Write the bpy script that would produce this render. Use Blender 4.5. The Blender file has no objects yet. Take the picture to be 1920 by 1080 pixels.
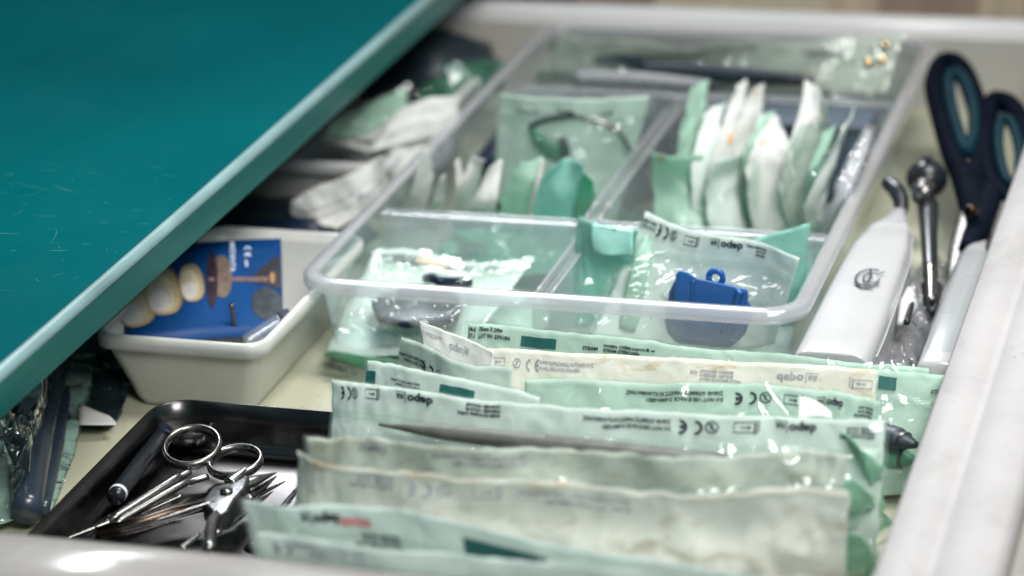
import bpy, bmesh, math, random
from mathutils import Vector, Matrix, noise

# ------------------------------------------------------------------ camera, world, lamps, exposure
# All coordinates below are centimetres; U turns them into metres when meshes are written.
U = 0.01
V3 = Vector
scene = bpy.context.scene
CX = V3((0.95892884, 0.28039641, -0.04281733))
CY = V3((0.06510909, -0.36451533, -0.92891839))      # image "down"
CZ = V3((-0.27607296, 0.88797884, -0.36780062))      # looking direction
CO = V3((41.753, -102.089, 47.186))
FPX = 5067.0

def P(px, py, z):
    """point of the drawer at height z (cm) seen at a pixel of the survey photograph"""
    r = CX * (px - 960) + CY * (py - 540) + CZ * FPX
    return CO + r * ((z - CO.z) / r.z)

def PY(px, py, y):
    r = CX * (px - 960) + CY * (py - 540) + CZ * FPX
    return CO + r * ((y - CO.y) / r.y)

cam_d = bpy.data.cameras.new('camera')
cam = bpy.data.objects.new('camera', cam_d)
scene.collection.objects.link(cam)
scene.camera = cam
M = Matrix((CX, -CY, -CZ)).transposed().to_4x4()
M.translation = CO * U
cam.matrix_world = M
cam_d.lens = 95.006
cam_d.sensor_width = 36
cam_d.clip_start = 0.02
cam_d.clip_end = 50
cam_d.dof.use_dof = True
cam_d.dof.focus_distance = 1.09
cam_d.dof.aperture_fstop = 5.6

world = bpy.data.worlds.new('World')
scene.world = world
world.use_nodes = True
wn = world.node_tree.nodes; wl = world.node_tree.links
bg = wn['Background']
bg.inputs['Color'].default_value = (0.48, 0.86, 1.0, 1)
bg.inputs['Strength'].default_value = 0.19

def area(name, loc, target, sx, sy, watts, col, spread=math.pi):
    d = bpy.data.lights.new(name, 'AREA')
    d.shape = 'RECTANGLE'; d.size = sx * U; d.size_y = sy * U
    d.energy = watts; d.color = col
    d.spread = spread
    o = bpy.data.objects.new(name, d)
    o.location = V3(loc) * U
    o.rotation_euler = (V3(target) - V3(loc)).to_track_quat('-Z', 'Y').to_euler()
    scene.collection.objects.link(o)
    return o
area('ceiling_light', (50, 0, 120), (14, -4, 0), 38, 50, 2.9, (1.0, 0.97, 0.93), 1.25)
area('fill_light', (85, -110, 120), (16, -8, 0), 60, 40, 4.2, (1.0, 0.98, 0.96), 1.5)  # added fill lamp that brightens the front faces of the pouches
area('window_light', (-45, 150, 165), (16, 0, 0), 70, 50, 3.3, (0.93, 0.97, 1.0), 0.8)

scene.view_settings.view_transform = 'Standard'
scene.view_settings.look = 'None'
scene.view_settings.exposure = 0.06
scene.view_settings.gamma = 1
scene.render.engine = 'CYCLES'
scene.cycles.transparent_max_bounces = 40
scene.cycles.max_bounces = 10
scene.cycles.transmission_bounces = 8
scene.cycles.glossy_bounces = 4
scene.cycles.caustics_reflective = False
scene.cycles.caustics_refractive = False
scene.cycles.sample_clamp_indirect = 4
scene.cycles.use_denoising = True

# ------------------------------------------------------------------ materials
MATS = {}
def newmat(name):
    m = bpy.data.materials.new(name); m.use_nodes = True
    n = m.node_tree.nodes; n.clear()
    out = n.new('ShaderNodeOutputMaterial')
    MATS[name] = m
    return m, n, m.node_tree.links, out

def objcoord(n, l, scale=(1, 1, 1)):
    tc = n.new('ShaderNodeTexCoord'); mp = n.new('ShaderNodeMapping')
    mp.inputs['Scale'].default_value = scale
    l.new(tc.outputs['Object'], mp.inputs['Vector'])
    return mp.outputs['Vector']

def noise_tex(n, l, vec, scale, detail=3, rough=0.5, dist=0.0):
    t = n.new('ShaderNodeTexNoise')
    t.inputs['Scale'].default_value = scale; t.inputs['Detail'].default_value = detail
    t.inputs['Roughness'].default_value = rough; t.inputs['Distortion'].default_value = dist
    l.new(vec, t.inputs['Vector'])
    return t.outputs['Fac']

def ramp(n, l, fac, a, b, p0=0.3, p1=0.7):
    r = n.new('ShaderNodeValToRGB')
    r.color_ramp.elements[0].position = p0; r.color_ramp.elements[1].position = p1
    r.color_ramp.elements[0].color = (*a, 1); r.color_ramp.elements[1].color = (*b, 1)
    l.new(fac, r.inputs['Fac'])
    return r.outputs['Color']

def bump(n, l, h, strength, dist):
    b = n.new('ShaderNodeBump'); b.inputs['Strength'].default_value = strength
    b.inputs['Distance'].default_value = dist * U
    l.new(h, b.inputs['Height'])
    return b.outputs['Normal']

def plain(name, col, rough=0.5, metal=0.0, var=0.12, vscale=60, bmp=0.0, bscale=400, spec=0.5, coat=0.0, sss=0.0, scale3=(1, 1, 1), roughvar=0.1, grime=0.0):
    m, n, l, out = newmat(name)
    p = n.new('ShaderNodeBsdfPrincipled')
    v = objcoord(n, l, scale3)
    f = noise_tex(n, l, v, vscale, 5, 0.6)
    dark = tuple(c * (1 - var) for c in col); lite = tuple(min(1, c * (1 + var)) for c in col)
    c = ramp(n, l, f, dark, lite)
    if grime:                                   # smudges and small dark specks of wear
        g1 = noise_tex(n, l, objcoord(n, l, (1, 0.6, 1)), 34, 6, 0.7, 0.8)
        g2 = noise_tex(n, l, objcoord(n, l, (1, 1, 1)), 420, 2, 0.5)
        for g, lo, hi, amt in ((g1, .56, .74, grime), (g2, .70, .78, grime * 1.4)):
            mr2 = n.new('ShaderNodeMapRange'); mr2.inputs['From Min'].default_value = lo; mr2.inputs['From Max'].default_value = hi; mr2.inputs['To Max'].default_value = min(1, amt)
            l.new(g, mr2.inputs['Value'])
            mx = n.new('ShaderNodeMix'); mx.data_type = 'RGBA'
            l.new(mr2.outputs[0], mx.inputs[0]); l.new(c, mx.inputs[6]); mx.inputs[7].default_value = (*[x * .55 for x in col[:2]], col[2] * .5, 1)
            c = mx.outputs[2]
    l.new(c, p.inputs['Base Color'])
    f2 = noise_tex(n, l, v, vscale * 2.3, 3)
    mr = n.new('ShaderNodeMapRange')
    mr.inputs['To Min'].default_value = max(0.02, rough - roughvar); mr.inputs['To Max'].default_value = rough + roughvar
    l.new(f2, mr.inputs['Value']); l.new(mr.outputs[0], p.inputs['Roughness'])
    p.inputs['Metallic'].default_value = metal
    p.inputs['Specular IOR Level'].default_value = spec
    p.inputs['Coat Weight'].default_value = coat
    p.inputs['Coat Roughness'].default_value = 0.08
    if sss:
        p.inputs['Subsurface Weight'].default_value = sss
        p.inputs['Subsurface Scale'].default_value = 0.004
    if bmp:
        l.new(bump(n, l, noise_tex(n, l, v, bscale, 4), bmp, 0.05), p.inputs['Normal'])
    l.new(p.outputs[0], out.inputs[0])
    return m

def paper(name, col, stain=None, trans=0.35, wrinkle=0.5, gloss=0.0):
    m, n, l, out = newmat(name)
    v = objcoord(n, l)
    f = noise_tex(n, l, v, 45, 6, 0.65)
    c = ramp(n, l, f, tuple(x * 0.92 for x in col), tuple(min(1, x * 1.05) for x in col))
    if stain:
        s = noise_tex(n, l, objcoord(n, l, (1, 1, 2.5)), 28, 5, 0.7, 1.0)
        mx = n.new('ShaderNodeMix'); mx.data_type = 'RGBA'
        mr = n.new('ShaderNodeMapRange'); mr.inputs['From Min'].default_value = 0.52; mr.inputs['From Max'].default_value = 0.66
        mr.inputs['To Max'].default_value = 0.75
        l.new(s, mr.inputs['Value']); l.new(mr.outputs[0], mx.inputs[0])
        l.new(c, mx.inputs[6]); mx.inputs[7].default_value = (*stain, 1)
        c = mx.outputs[2]
    p = n.new('ShaderNodeBsdfPrincipled')
    l.new(c, p.inputs['Base Color'])
    p.inputs['Roughness'].default_value = 0.62 if not gloss else gloss
    p.inputs['Specular IOR Level'].default_value = 0.3 if not gloss else 0.55
    wr = noise_tex(n, l, v, 90, 4, 0.5, 0.7)
    fb = noise_tex(n, l, v, 2200, 2)
    ad = n.new('ShaderNodeMath'); ad.operation = 'MULTIPLY_ADD'; ad.inputs[1].default_value = 0.05
    l.new(fb, ad.inputs[0]); l.new(wr, ad.inputs[2])
    nm = bump(n, l, ad.outputs[0], wrinkle, 0.13)
    l.new(nm, p.inputs['Normal'])
    t = n.new('ShaderNodeBsdfTranslucent'); l.new(c, t.inputs['Color'])
    mix = n.new('ShaderNodeMixShader'); mix.inputs[0].default_value = trans
    l.new(p.outputs[0], mix.inputs[1]); l.new(t.outputs[0], mix.inputs[2])
    l.new(mix.outputs[0], out.inputs[0])
    return m

def film(name, tint, milk=0.08, milkcol=(0.8, 0.9, 0.86), rough=0.06, crinkle=0.55, cscale=26, spec=1.0):
    """clear plastic sheet: see-through, a little milky, with sharp glints on its creases"""
    m, n, l, out = newmat(name)
    v = objcoord(n, l)
    tr = n.new('ShaderNodeBsdfTransparent'); tr.inputs['Color'].default_value = (*tint, 1)
    d = n.new('ShaderNodeBsdfDiffuse'); d.inputs['Color'].default_value = (*milkcol, 1)
    ts = n.new('ShaderNodeBsdfTranslucent'); ts.inputs['Color'].default_value = (*milkcol, 1)
    dm = n.new('ShaderNodeMixShader'); dm.inputs[0].default_value = 0.5
    l.new(d.outputs[0], dm.inputs[1]); l.new(ts.outputs[0], dm.inputs[2])
    body = n.new('ShaderNodeMixShader'); body.inputs[0].default_value = milk
    l.new(tr.outputs[0], body.inputs[1]); l.new(dm.outputs[0], body.inputs[2])
    g = n.new('ShaderNodeBsdfGlossy'); g.inputs['Roughness'].default_value = rough
    g.inputs['Color'].default_value = (1, 1, 1, 1)
    lw = n.new('ShaderNodeLayerWeight')                      # facing, the same from both sides of the sheet
    pw = n.new('ShaderNodeMath'); pw.operation = 'POWER'; pw.inputs[1].default_value = 4.0
    l.new(lw.outputs['Facing'], pw.inputs[0])
    fr = n.new('ShaderNodeMath'); fr.operation = 'MULTIPLY_ADD'; fr.inputs[1].default_value = 0.80; fr.inputs[2].default_value = 0.05
    l.new(pw.outputs[0], fr.inputs[0])
    if crinkle:
        a = noise_tex(n, l, v, cscale, 2, 0.4, 1.2)
        ab = n.new('ShaderNodeMath'); ab.operation = 'SUBTRACT'; ab.inputs[1].default_value = 0.5; l.new(a, ab.inputs[0])
        ab2 = n.new('ShaderNodeMath'); ab2.operation = 'ABSOLUTE'; l.new(ab.outputs[0], ab2.inputs[0])
        nm = bump(n, l, ab2.outputs[0], crinkle, 1.6)
        l.new(nm, g.inputs['Normal']); l.new(nm, lw.inputs['Normal'])
    mu = n.new('ShaderNodeMath'); mu.operation = 'MULTIPLY'; mu.inputs[1].default_value = spec
    l.new(fr.outputs[0], mu.inputs[0])
    mx = n.new('ShaderNodeMixShader')
    l.new(mu.outputs[0], mx.inputs[0]); l.new(body.outputs[0], mx.inputs[1]); l.new(g.outputs[0], mx.inputs[2])
    l.new(mx.outputs[0], out.inputs[0])
    return m

paper('mint_paper', (0.70, 0.80, 0.74), trans=0.3)
paper('pale_paper', (0.80, 0.87, 0.83), trans=0.3)
paper('white_paper', (0.74, 0.75, 0.72), trans=0.3)
paper('aged_paper', (0.78, 0.78, 0.70), stain=(0.60, 0.42, 0.22), trans=0.25)
paper('grey_green_paper', (0.63, 0.66, 0.59), trans=0.3, stain=(0.42, 0.38, 0.28))
paper('green_film_sheet', (0.22, 0.62, 0.45), trans=0.45, gloss=0.22)
paper('mint_film_sheet', (0.42, 0.74, 0.67), trans=0.45, gloss=0.2)
paper('soft_green_sheet', (0.50, 0.72, 0.60), trans=0.45, gloss=0.25)
paper('orange_mark', (0.75, 0.36, 0.14), trans=0.1)
film('green_film', (0.90, 0.975, 0.94), 0.07, (0.60, 0.80, 0.70))
film('clear_film', (0.96, 0.99, 0.98), 0.03, spec=0.6)
film('soft_film', (0.96, 0.99, 0.975), 0.12, (0.82, 0.92, 0.87), crinkle=0.5)
film('tray_plastic', (0.95, 0.975, 0.985), 0.06, (0.86, 0.93, 0.98), rough=0.1, crinkle=0.0, spec=1.3)
film('tray_rim_plastic', (0.95, 0.97, 0.98), 0.34, (0.92, 0.90, 0.95), rough=0.07, crinkle=0.0, spec=1.15)
film('divider_plastic', (0.93, 0.96, 0.975), 0.20, (0.84, 0.88, 0.92), rough=0.12, crinkle=0.0, spec=1.2)
film('bag_film', (0.92, 0.93, 0.96), 0.2, (0.66, 0.66, 0.74), crinkle=0.7, cscale=60)
film('dark_film', (0.75, 0.86, 0.84), 0.06, (0.30, 0.42, 0.42), crinkle=0.8, cscale=30, spec=1.6)

plain('drawer_white', (0.70, 0.69, 0.69), 0.32, var=0.05, vscale=14, bmp=0.15, bscale=160, coat=0.2)
plain('drawer_gloss', (0.31, 0.29, 0.275), 0.14, var=0.04, vscale=14, coat=0.5, roughvar=0.04)
plain('drawer_ledge', (0.37, 0.355, 0.355), 0.58, spec=0.2, var=0.06, vscale=30, bmp=0.25, bscale=240, grime=0.45)
plain('drawer_floor_beige', (0.44, 0.44, 0.33), 0.45, var=0.10, vscale=12, bmp=0.1, grime=0.4)
plain('drawer_inner', (0.50, 0.48, 0.44), 0.5, var=0.06, vscale=12)
plain('bin_plastic', (0.55, 0.56, 0.53), 0.33, var=0.03, vscale=20, bmp=0.08, bscale=900, grime=0.15)
plain('grey_plastic', (0.52, 0.53, 0.53), 0.4, var=0.05)
plain('handpiece_white', (0.43, 0.43, 0.44), 0.28, var=0.03, vscale=20, coat=0.3, grime=0.12)
plain('black_plastic', (0.012, 0.015, 0.02), 0.3, var=0.3)
plain('navy_plastic', (0.002, 0.004, 0.010), 0.7, var=0.2, spec=0.03)
plain('teal_rubber', (0.001, 0.022, 0.034), 0.6, spec=0.1, var=0.15)
plain('blue_rubber', (0.010, 0.095, 0.33), 0.33, var=0.12, vscale=50, coat=0.15)
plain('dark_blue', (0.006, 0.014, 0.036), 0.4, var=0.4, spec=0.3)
plain('slate_rubber', (0.03, 0.045, 0.065), 0.3, var=0.3, coat=0.2)
plain('slate_box', (0.06, 0.085, 0.12), 0.5, var=0.3)
plain('plier_steel', (0.22, 0.22, 0.23), 0.34, metal=1, var=0.35, vscale=150, bmp=0.25, bscale=500)
plain('dull_steel', (0.085, 0.09, 0.08), 0.55, var=0.3, vscale=120)
plain('steel', (0.24, 0.23, 0.22), 0.28, metal=1, var=0.1, vscale=120, bmp=0.08, bscale=300)
plain('worn_steel', (0.20, 0.19, 0.185), 0.20, metal=1, var=0.35, vscale=90, bmp=0.12, bscale=200, roughvar=0.15)
plain('tray_steel', (0.10, 0.095, 0.095), 0.24, metal=1, var=0.45, vscale=25, bmp=0.10, bscale=60, roughvar=0.08)
plain('gold_stud', (0.85, 0.62, 0.36), 0.15, metal=1)
plain('gold_handle', (0.045, 0.032, 0.024), 0.25, metal=1, var=0.5, vscale=70)
plain('ink', (0.012, 0.018, 0.03), 0.6, var=0.4, vscale=500)
plain('faint_ink', (0.30, 0.31, 0.33), 0.7, var=0.25, vscale=500)
plain('indicator_green', (0.010, 0.10, 0.09), 0.6, var=0.25, vscale=500)
plain('indicator_pink', (0.55, 0.25, 0.20), 0.6, var=0.3, vscale=300)
plain('indicator_brown', (0.50, 0.42, 0.30), 0.6, var=0.2, vscale=300)
plain('red_mark', (0.60, 0.26, 0.26), 0.6)
plain('card_blue', (0.001, 0.050, 0.19), 0.5, var=0.25, vscale=40, spec=0.25)
plain('card_print_white', (0.62, 0.70, 0.85), 0.5)
plain('card_edge', (0.7, 0.72, 0.75), 0.5)
plain('tooth_print', (0.52, 0.42, 0.25), 0.4, var=0.22, vscale=90, coat=0.3)
plain('tooth_light', (0.72, 0.68, 0.66), 0.4, var=0.1, vscale=150)
plain('tooth_cream', (0.66, 0.58, 0.42), 0.4, var=0.12, vscale=150)
plain('tooth_brown', (0.36, 0.25, 0.12), 0.4, var=0.2, vscale=150)
plain('tooth_shaded', (0.17, 0.13, 0.10), 0.4, var=0.3, vscale=150)
plain('card_glow', (0.38, 0.20, 0.09), 0.4, var=0.4, vscale=300)
plain('card_wheel', (0.025, 0.035, 0.05), 0.5, var=0.6, vscale=260)
plain('card_dark', (0.02, 0.02, 0.03), 0.5, var=0.5)
plain('card_disc', (0.035, 0.02, 0.035), 0.4, var=0.5, vscale=150)
plain('card_shaft', (0.20, 0.12, 0.12), 0.4, var=0.5, vscale=150)
plain('room_floor_beige', (0.56, 0.50, 0.44), 0.6, var=0.06, vscale=6)
plain('unseen_dark_wood', (0.05, 0.04, 0.035), 0.5, var=0.3, vscale=5, scale3=(9, 1, 0.6))
plain('wood_tan', (0.66, 0.52, 0.38), 0.5, var=0.3, vscale=5, scale3=(9, 1, 0.6))
plain('wood_brown', (0.38, 0.27, 0.21), 0.5, var=0.3, vscale=5, scale3=(9, 1, 0.6))
plain('cream_paint', (0.72, 0.62, 0.46), 0.5)
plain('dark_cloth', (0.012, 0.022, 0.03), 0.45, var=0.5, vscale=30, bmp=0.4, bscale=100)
plain('leaf_green', (0.05, 0.20, 0.12), 0.35, var=0.4, vscale=60)
plain('brown_wire', (0.10, 0.025, 0.015), 0.35)
plain('grit', (0.13, 0.11, 0.09), 0.8, var=0.5)
plain('scratch', (0.03, 0.24, 0.25), 0.35)

# teal acrylic: deep body with clear glossy top and wide tone patches painted for uneven light
m, n, l, out = newmat('teal_acrylic')
p = n.new('ShaderNodeBsdfPrincipled')
v = objcoord(n, l)
c = ramp(n, l, noise_tex(n, l, v, 3.2, 4), (0.0, 0.060, 0.070), (0.0, 0.098, 0.107))
l.new(c, p.inputs['Base Color'])
mr = n.new('ShaderNodeMapRange'); mr.inputs['From Min'].default_value = .35; mr.inputs['From Max'].default_value = .7
mr.inputs['To Min'].default_value = .12; mr.inputs['To Max'].default_value = .20
l.new(noise_tex(n, l, objcoord(n, l, (1, .5, 1)), 22, 6, .65, .8), mr.inputs['Value']); l.new(mr.outputs[0], p.inputs['Roughness'])
p.inputs['Specular IOR Level'].default_value = 0.08
l.new(bump(n, l, noise_tex(n, l, v, 40, 2), 0.03, 0.1), p.inputs['Normal'])
l.new(p.outputs[0], out.inputs[0])
m, n, l, out = newmat('teal_edge')
p = n.new('ShaderNodeBsdfPrincipled')
v = objcoord(n, l, (1, 0.25, 6))
c = ramp(n, l, noise_tex(n, l, v, 14, 5, 0.6), (0.0, 0.075, 0.072), (0.018, 0.150, 0.130), 0.3, 0.75)
l.new(c, p.inputs['Base Color'])
p.inputs['Roughness'].default_value = 0.3
p.inputs['Specular IOR Level'].default_value = 0.15
l.new(bump(n, l, noise_tex(n, l, objcoord(n, l, (1, 0.2, 8)), 60, 3), 0.1, 0.05), p.inputs['Normal'])
l.new(p.outputs[0], out.inputs[0])
plain('pale_edge', (0.17, 0.27, 0.28), 0.3, var=0.22, vscale=50, scale3=(1, 0.3, 1), spec=0.2, grime=0.3)

# ------------------------------------------------------------------ builders
def thing(name, label, cat, loc=(0, 0, 0), group=None, rotz=0):
    o = bpy.data.objects.new(name, None)
    o.empty_display_size = 0.01
    o.location = V3(loc) * U
    scene.collection.objects.link(o)
    o['label'] = label; o['category'] = cat
    if group: o['group'] = group
    o['_w'] = list(loc)
    return o

def worldloc(o):
    return V3(o.get('_w', (0, 0, 0))) if o else V3((0, 0, 0))

def part(name, vf, mat, parent=None, smooth=True, solid=0.0, sub=0, label=None, stuff=False, offset=0, bevel=0.0):
    verts, faces = vf
    base = worldloc(parent) if parent else V3((0, 0, 0))
    me = bpy.data.meshes.new(name)
    me.from_pydata([tuple((V3(v) - base) * U) for v in verts], [], faces)
    me.validate(); me.update()
    me.materials.append(MATS[mat])
    o = bpy.data.objects.new(name, me)
    scene.collection.objects.link(o)
    o['_w'] = list(base)
    if parent:
        o.parent = parent
    if smooth:
        for p in me.polygons: p.use_smooth = True
    if bevel:
        md = o.modifiers.new('bevel', 'BEVEL'); md.width = bevel * U; md.segments = 3; md.limit_method = 'ANGLE'
    if solid:
        md = o.modifiers.new('solid', 'SOLIDIFY'); md.thickness = solid * U; md.offset = offset
    if sub:
        md = o.modifiers.new('sub', 'SUBSURF'); md.levels = sub; md.render_levels = sub
    if label: o['label'] = label
    if stuff: o['kind'] = 'stuff'
    return o

def structure(o): o['kind'] = 'structure'; return o

def join(*vfs):
    V, F = [], []
    for v, f in vfs:
        b = len(V); V += list(v); F += [tuple(i + b for i in q) for q in f]
    return V, F

def gridmesh(fn, nu, nv, closed=False):
    V = []; F = []
    mu = nu if closed else nu + 1
    for j in range(nv + 1):
        for i in range(mu):
            V.append(fn(i / nu, j / nv))
    for j in range(nv):
        for i in range(nu):
            a = j * mu + i; b = j * mu + (i + 1) % mu
            F.append((a, b, b + mu, a + mu))
    return V, F

def box(x0, x1, y0, y1, z0, z1):
    V = [(x0, y0, z0), (x1, y0, z0), (x1, y1, z0), (x0, y1, z0), (x0, y0, z1), (x1, y0, z1), (x1, y1, z1), (x0, y1, z1)]
    F = [(0, 3, 2, 1), (4, 5, 6, 7), (0, 1, 5, 4), (1, 2, 6, 5), (2, 3, 7, 6), (3, 0, 4, 7)]
    return V, F

def spline(pts, t):
    """Catmull-Rom through points, t in 0..1"""
    n = len(pts) - 1
    if n == 0: return V3(pts[0])
    x = min(max(t, -.1), 1.1) * n; i = max(0, min(int(math.floor(x)), n - 1)); f = x - i
    p1, p2 = V3(pts[i]), V3(pts[i + 1])
    p0 = V3(pts[i - 1]) if i > 0 else p1 * 2 - p2
    p3 = V3(pts[i + 2]) if i + 2 <= n else p2 * 2 - p1
    return 0.5 * ((2 * p1) + (p2 - p0) * f + (2 * p0 - 5 * p1 + 4 * p2 - p3) * f * f + (3 * p1 - p0 - 3 * p2 + p3) * f ** 3)

def lerpl(a, t):
    n = len(a) - 1
    if n == 0: return a[0]
    x = min(max(t, 0), 1) * n; i = min(int(x), n - 1); f = x - i
    return a[i] * (1 - f) + a[i + 1] * f

def tube(pts, radii, seg=12, rings=None, closed=False, flat=1.0, up=(0, 0, 1), caps=True):
    if rings is None: rings = max(8, len(pts) * 6)
    V = []; F = []
    N = rings
    P_ = []
    for i in range(N if closed else N + 1):
        t = i / N
        if closed:
            m_ = len(pts); x = t * m_; k = int(x) % m_; f = x - int(x)
            q = [V3(pts[(k + d) % m_]) for d in (-1, 0, 1, 2)]
            P_.append(0.5 * ((2 * q[1]) + (q[2] - q[0]) * f + (2 * q[0] - 5 * q[1] + 4 * q[2] - q[3]) * f * f + (3 * q[1] - q[0] - 3 * q[2] + q[3]) * f ** 3))
        else:
            P_.append(spline(pts, t))
    n_ = len(P_)
    for i in range(n_):
        if closed: d = P_[(i + 1) % n_] - P_[i - 1]
        else: d = P_[min(i + 1, n_ - 1)] - P_[max(i - 1, 0)]
        d.normalize()
        a = d.cross(V3(up))
        if a.length < 0.05: a = d.cross(V3((1, 0, 0)))
        a.normalize(); b = a.cross(d).normalized()
        r = radii if isinstance(radii, (int, float)) else lerpl(radii, i / (n_ - 1))
        for k in range(seg):
            an = 2 * math.pi * k / seg
            V.append(P_[i] + a * (r * math.cos(an)) + b * (r * flat * math.sin(an)))
    for i in range(n_ if closed else n_ - 1):
        for k in range(seg):
            a0 = i * seg + k; a1 = i * seg + (k + 1) % seg
            j = (i + 1) % n_
            b0 = j * seg + k; b1 = j * seg + (k + 1) % seg
            F.append((a0, a1, b1, b0))
    if caps and not closed:
        F.append(tuple(range(seg))[::-1]); F.append(tuple(range((n_ - 1) * seg, n_ * seg)))
    return V, F

def rrect(cx, cy, hx, hy, r, z, seg=6):
    out = []
    r = max(0.01, min(r, hx, hy))
    for q, (sx, sy) in enumerate(((1, 1), (-1, 1), (-1, -1), (1, -1))):
        for k in range(seg + 1):
            a = math.pi / 2 * (q + k / seg)
            out.append((cx + sx * (hx - r) + r * math.cos(a), cy + sy * (hy - r) + r * math.sin(a), z))
    return out

def loft(rings, cap0=True, cap1=True):
    V = [p for r in rings for p in r]; m_ = len(rings[0]); F = []
    for i in range(len(rings) - 1):
        for k in range(m_):
            F.append((i * m_ + k, i * m_ + (k + 1) % m_, (i + 1) * m_ + (k + 1) % m_, (i + 1) * m_ + k))
    if cap0: F.append(tuple(range(m_))[::-1])
    if cap1: F.append(tuple(range((len(rings) - 1) * m_, len(rings) * m_)))
    return V, F

def prism(outline, A, Bv, N, th):
    """outline = list of (a, b) in cm in the plane spanned by A and Bv at origin N[0]; thickness th along N[1]"""
    O, D = N
    V = [O + A * a + Bv * b for a, b in outline] + [O + A * a + Bv * b + D * th for a, b in outline]
    k = len(outline)
    F = [tuple(range(k))[::-1], tuple(range(k, 2 * k))]
    for i in range(k):
        F.append((i, (i + 1) % k, (i + 1) % k + k, i + k))
    return V, F

# ------------------------------------------------------------------ lettering (flat print), as small 2D meshes laid on surfaces
_tc = {}
def text2d(s, size, bold=0.012, squeeze=1.0):
    key = (s, size, bold, squeeze)
    if key in _tc: return _tc[key]
    c = bpy.data.curves.new('t', 'FONT'); c.body = s; c.size = size
    c.resolution_u = 2 if size > 0.3 else 1
    c.offset = bold; c.fill_mode = 'FRONT'
    o = bpy.data.objects.new('t', c)
    me = o.to_mesh()
    V = [(v.co.x * squeeze, v.co.y) for v in me.vertices]; F = [tuple(p.vertices) for p in me.polygons]
    o.to_mesh_clear(); bpy.data.objects.remove(o); bpy.data.curves.remove(c)
    if V:
        x0 = min(v[0] for v in V); x1 = max(v[0] for v in V)
        V = [(v[0] - x0, v[1]) for v in V]
    _tc[key] = (V, F, (x1 - x0) if V else 0)
    return _tc[key]

def stroke2d(pts, w, closed=False):
    V = []; F = []
    n_ = len(pts)
    for i in range(n_):
        a = pts[i - 1] if (i > 0 or closed) else pts[i]
        b = pts[(i + 1) % n_] if (i < n_ - 1 or closed) else pts[i]
        dx, dy = b[0] - a[0], b[1] - a[1]; L = math.hypot(dx, dy) or 1
        nx, ny = -dy / L * w / 2, dx / L * w / 2
        V += [(pts[i][0] + nx, pts[i][1] + ny), (pts[i][0] - nx, pts[i][1] - ny)]
    for i in range(n_ if closed else n_ - 1):
        j = (i + 1) % n_
        F.append((2 * i, 2 * i + 1, 2 * j + 1, 2 * j))
    return V, F

def arc(cx, cy, r, a0, a1, n_=14):
    return [(cx + r * math.cos(math.radians(a0 + (a1 - a0) * i / n_)), cy + r * math.sin(math.radians(a0 + (a1 - a0) * i / n_))) for i in range(n_ + 1)]

def j2(lst):
    V = []; F = []
    for v, f in lst:
        b = len(V); V += v; F += [tuple(i + b for i in q) for q in f]
    return V, F

def sh(vf, dx, dy): return ([(x + dx, y + dy) for x, y in vf[0]], vf[1])

def rect2d(x0, y0, x1, y1, n_=8):
    V = []; F = []
    for i in range(n_ + 1):
        x = x0 + (x1 - x0) * i / n_
        V += [(x, y0), (x, y1)]
    for i in range(n_): F.append((2 * i, 2 * i + 2, 2 * i + 3, 2 * i + 1))
    return V, F

def el_text(s, size, bold=0.012, sq=1.0):
    V, F, w = text2d(s, size, bold, sq); return (V, F), w
def el_lines(lines, size, gap, bold=0.006, sq=0.85):
    out = []; W = 0
    for i, s in enumerate(lines):
        (vf), w = el_text(s, size, bold, sq); out.append(sh(vf, 0, -i * gap)); W = max(W, w)
    return j2(out), W
def el_ce(h=0.50):
    r = h / 2; w = 0.095
    a = stroke2d(arc(r, r, r - w / 2, 90, 270), w)
    b = stroke2d(arc(r + h * 0.95, r, r - w / 2, 90, 270), w)
    c_ = stroke2d([(h * 0.97, r), (h * 1.42, r)], w * 1.25)
    return j2([a, b, c_]), h * 1.5
def el_two(h=0.40):
    r = h / 2
    t, w = el_text('2', h * 0.72, 0.004)
    return j2([stroke2d(arc(r, r, r - 0.012, 0, 360, 24), 0.045), sh(t, r - w / 2, r - h * 0.25), stroke2d([(r - r * .68, r + r * .68), (r + r * .68, r - r * .68)], 0.04)]), h
def el_pouch(h=0.34):
    w = 0.04
    return j2([stroke2d([(0, 0), (0.62, 0), (0.62, h), (0, h)], w, True),
               stroke2d([(0.12, h / 2), (0.42, h / 2)], w), stroke2d([(0.2, h / 2 + .06), (0.12, h / 2), (0.2, h / 2 - .06)], w),
               stroke2d([(-0.03, -0.04), (-0.12, -0.07), (-0.12, h - 0.04), (-0.03, h + 0.04)], w, True)]), 0.76
def el_logo(h=0.42, bold=0.018):
    a, w = el_text('depo', h, bold, 1.05)
    b, w2 = el_text('aa', h * 0.82, bold * 0.4, 1.0)
    x = w + 0.05
    return j2([a, stroke2d([(x + 0.02, -0.09), (x + 0.02, h * 0.72)], 0.035), sh(b, x + 0.08, 0), stroke2d([(x + 0.02, -0.09), (x + 0.12 + w2, -0.09)], 0.028)]), x + 0.12 + w2

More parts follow.
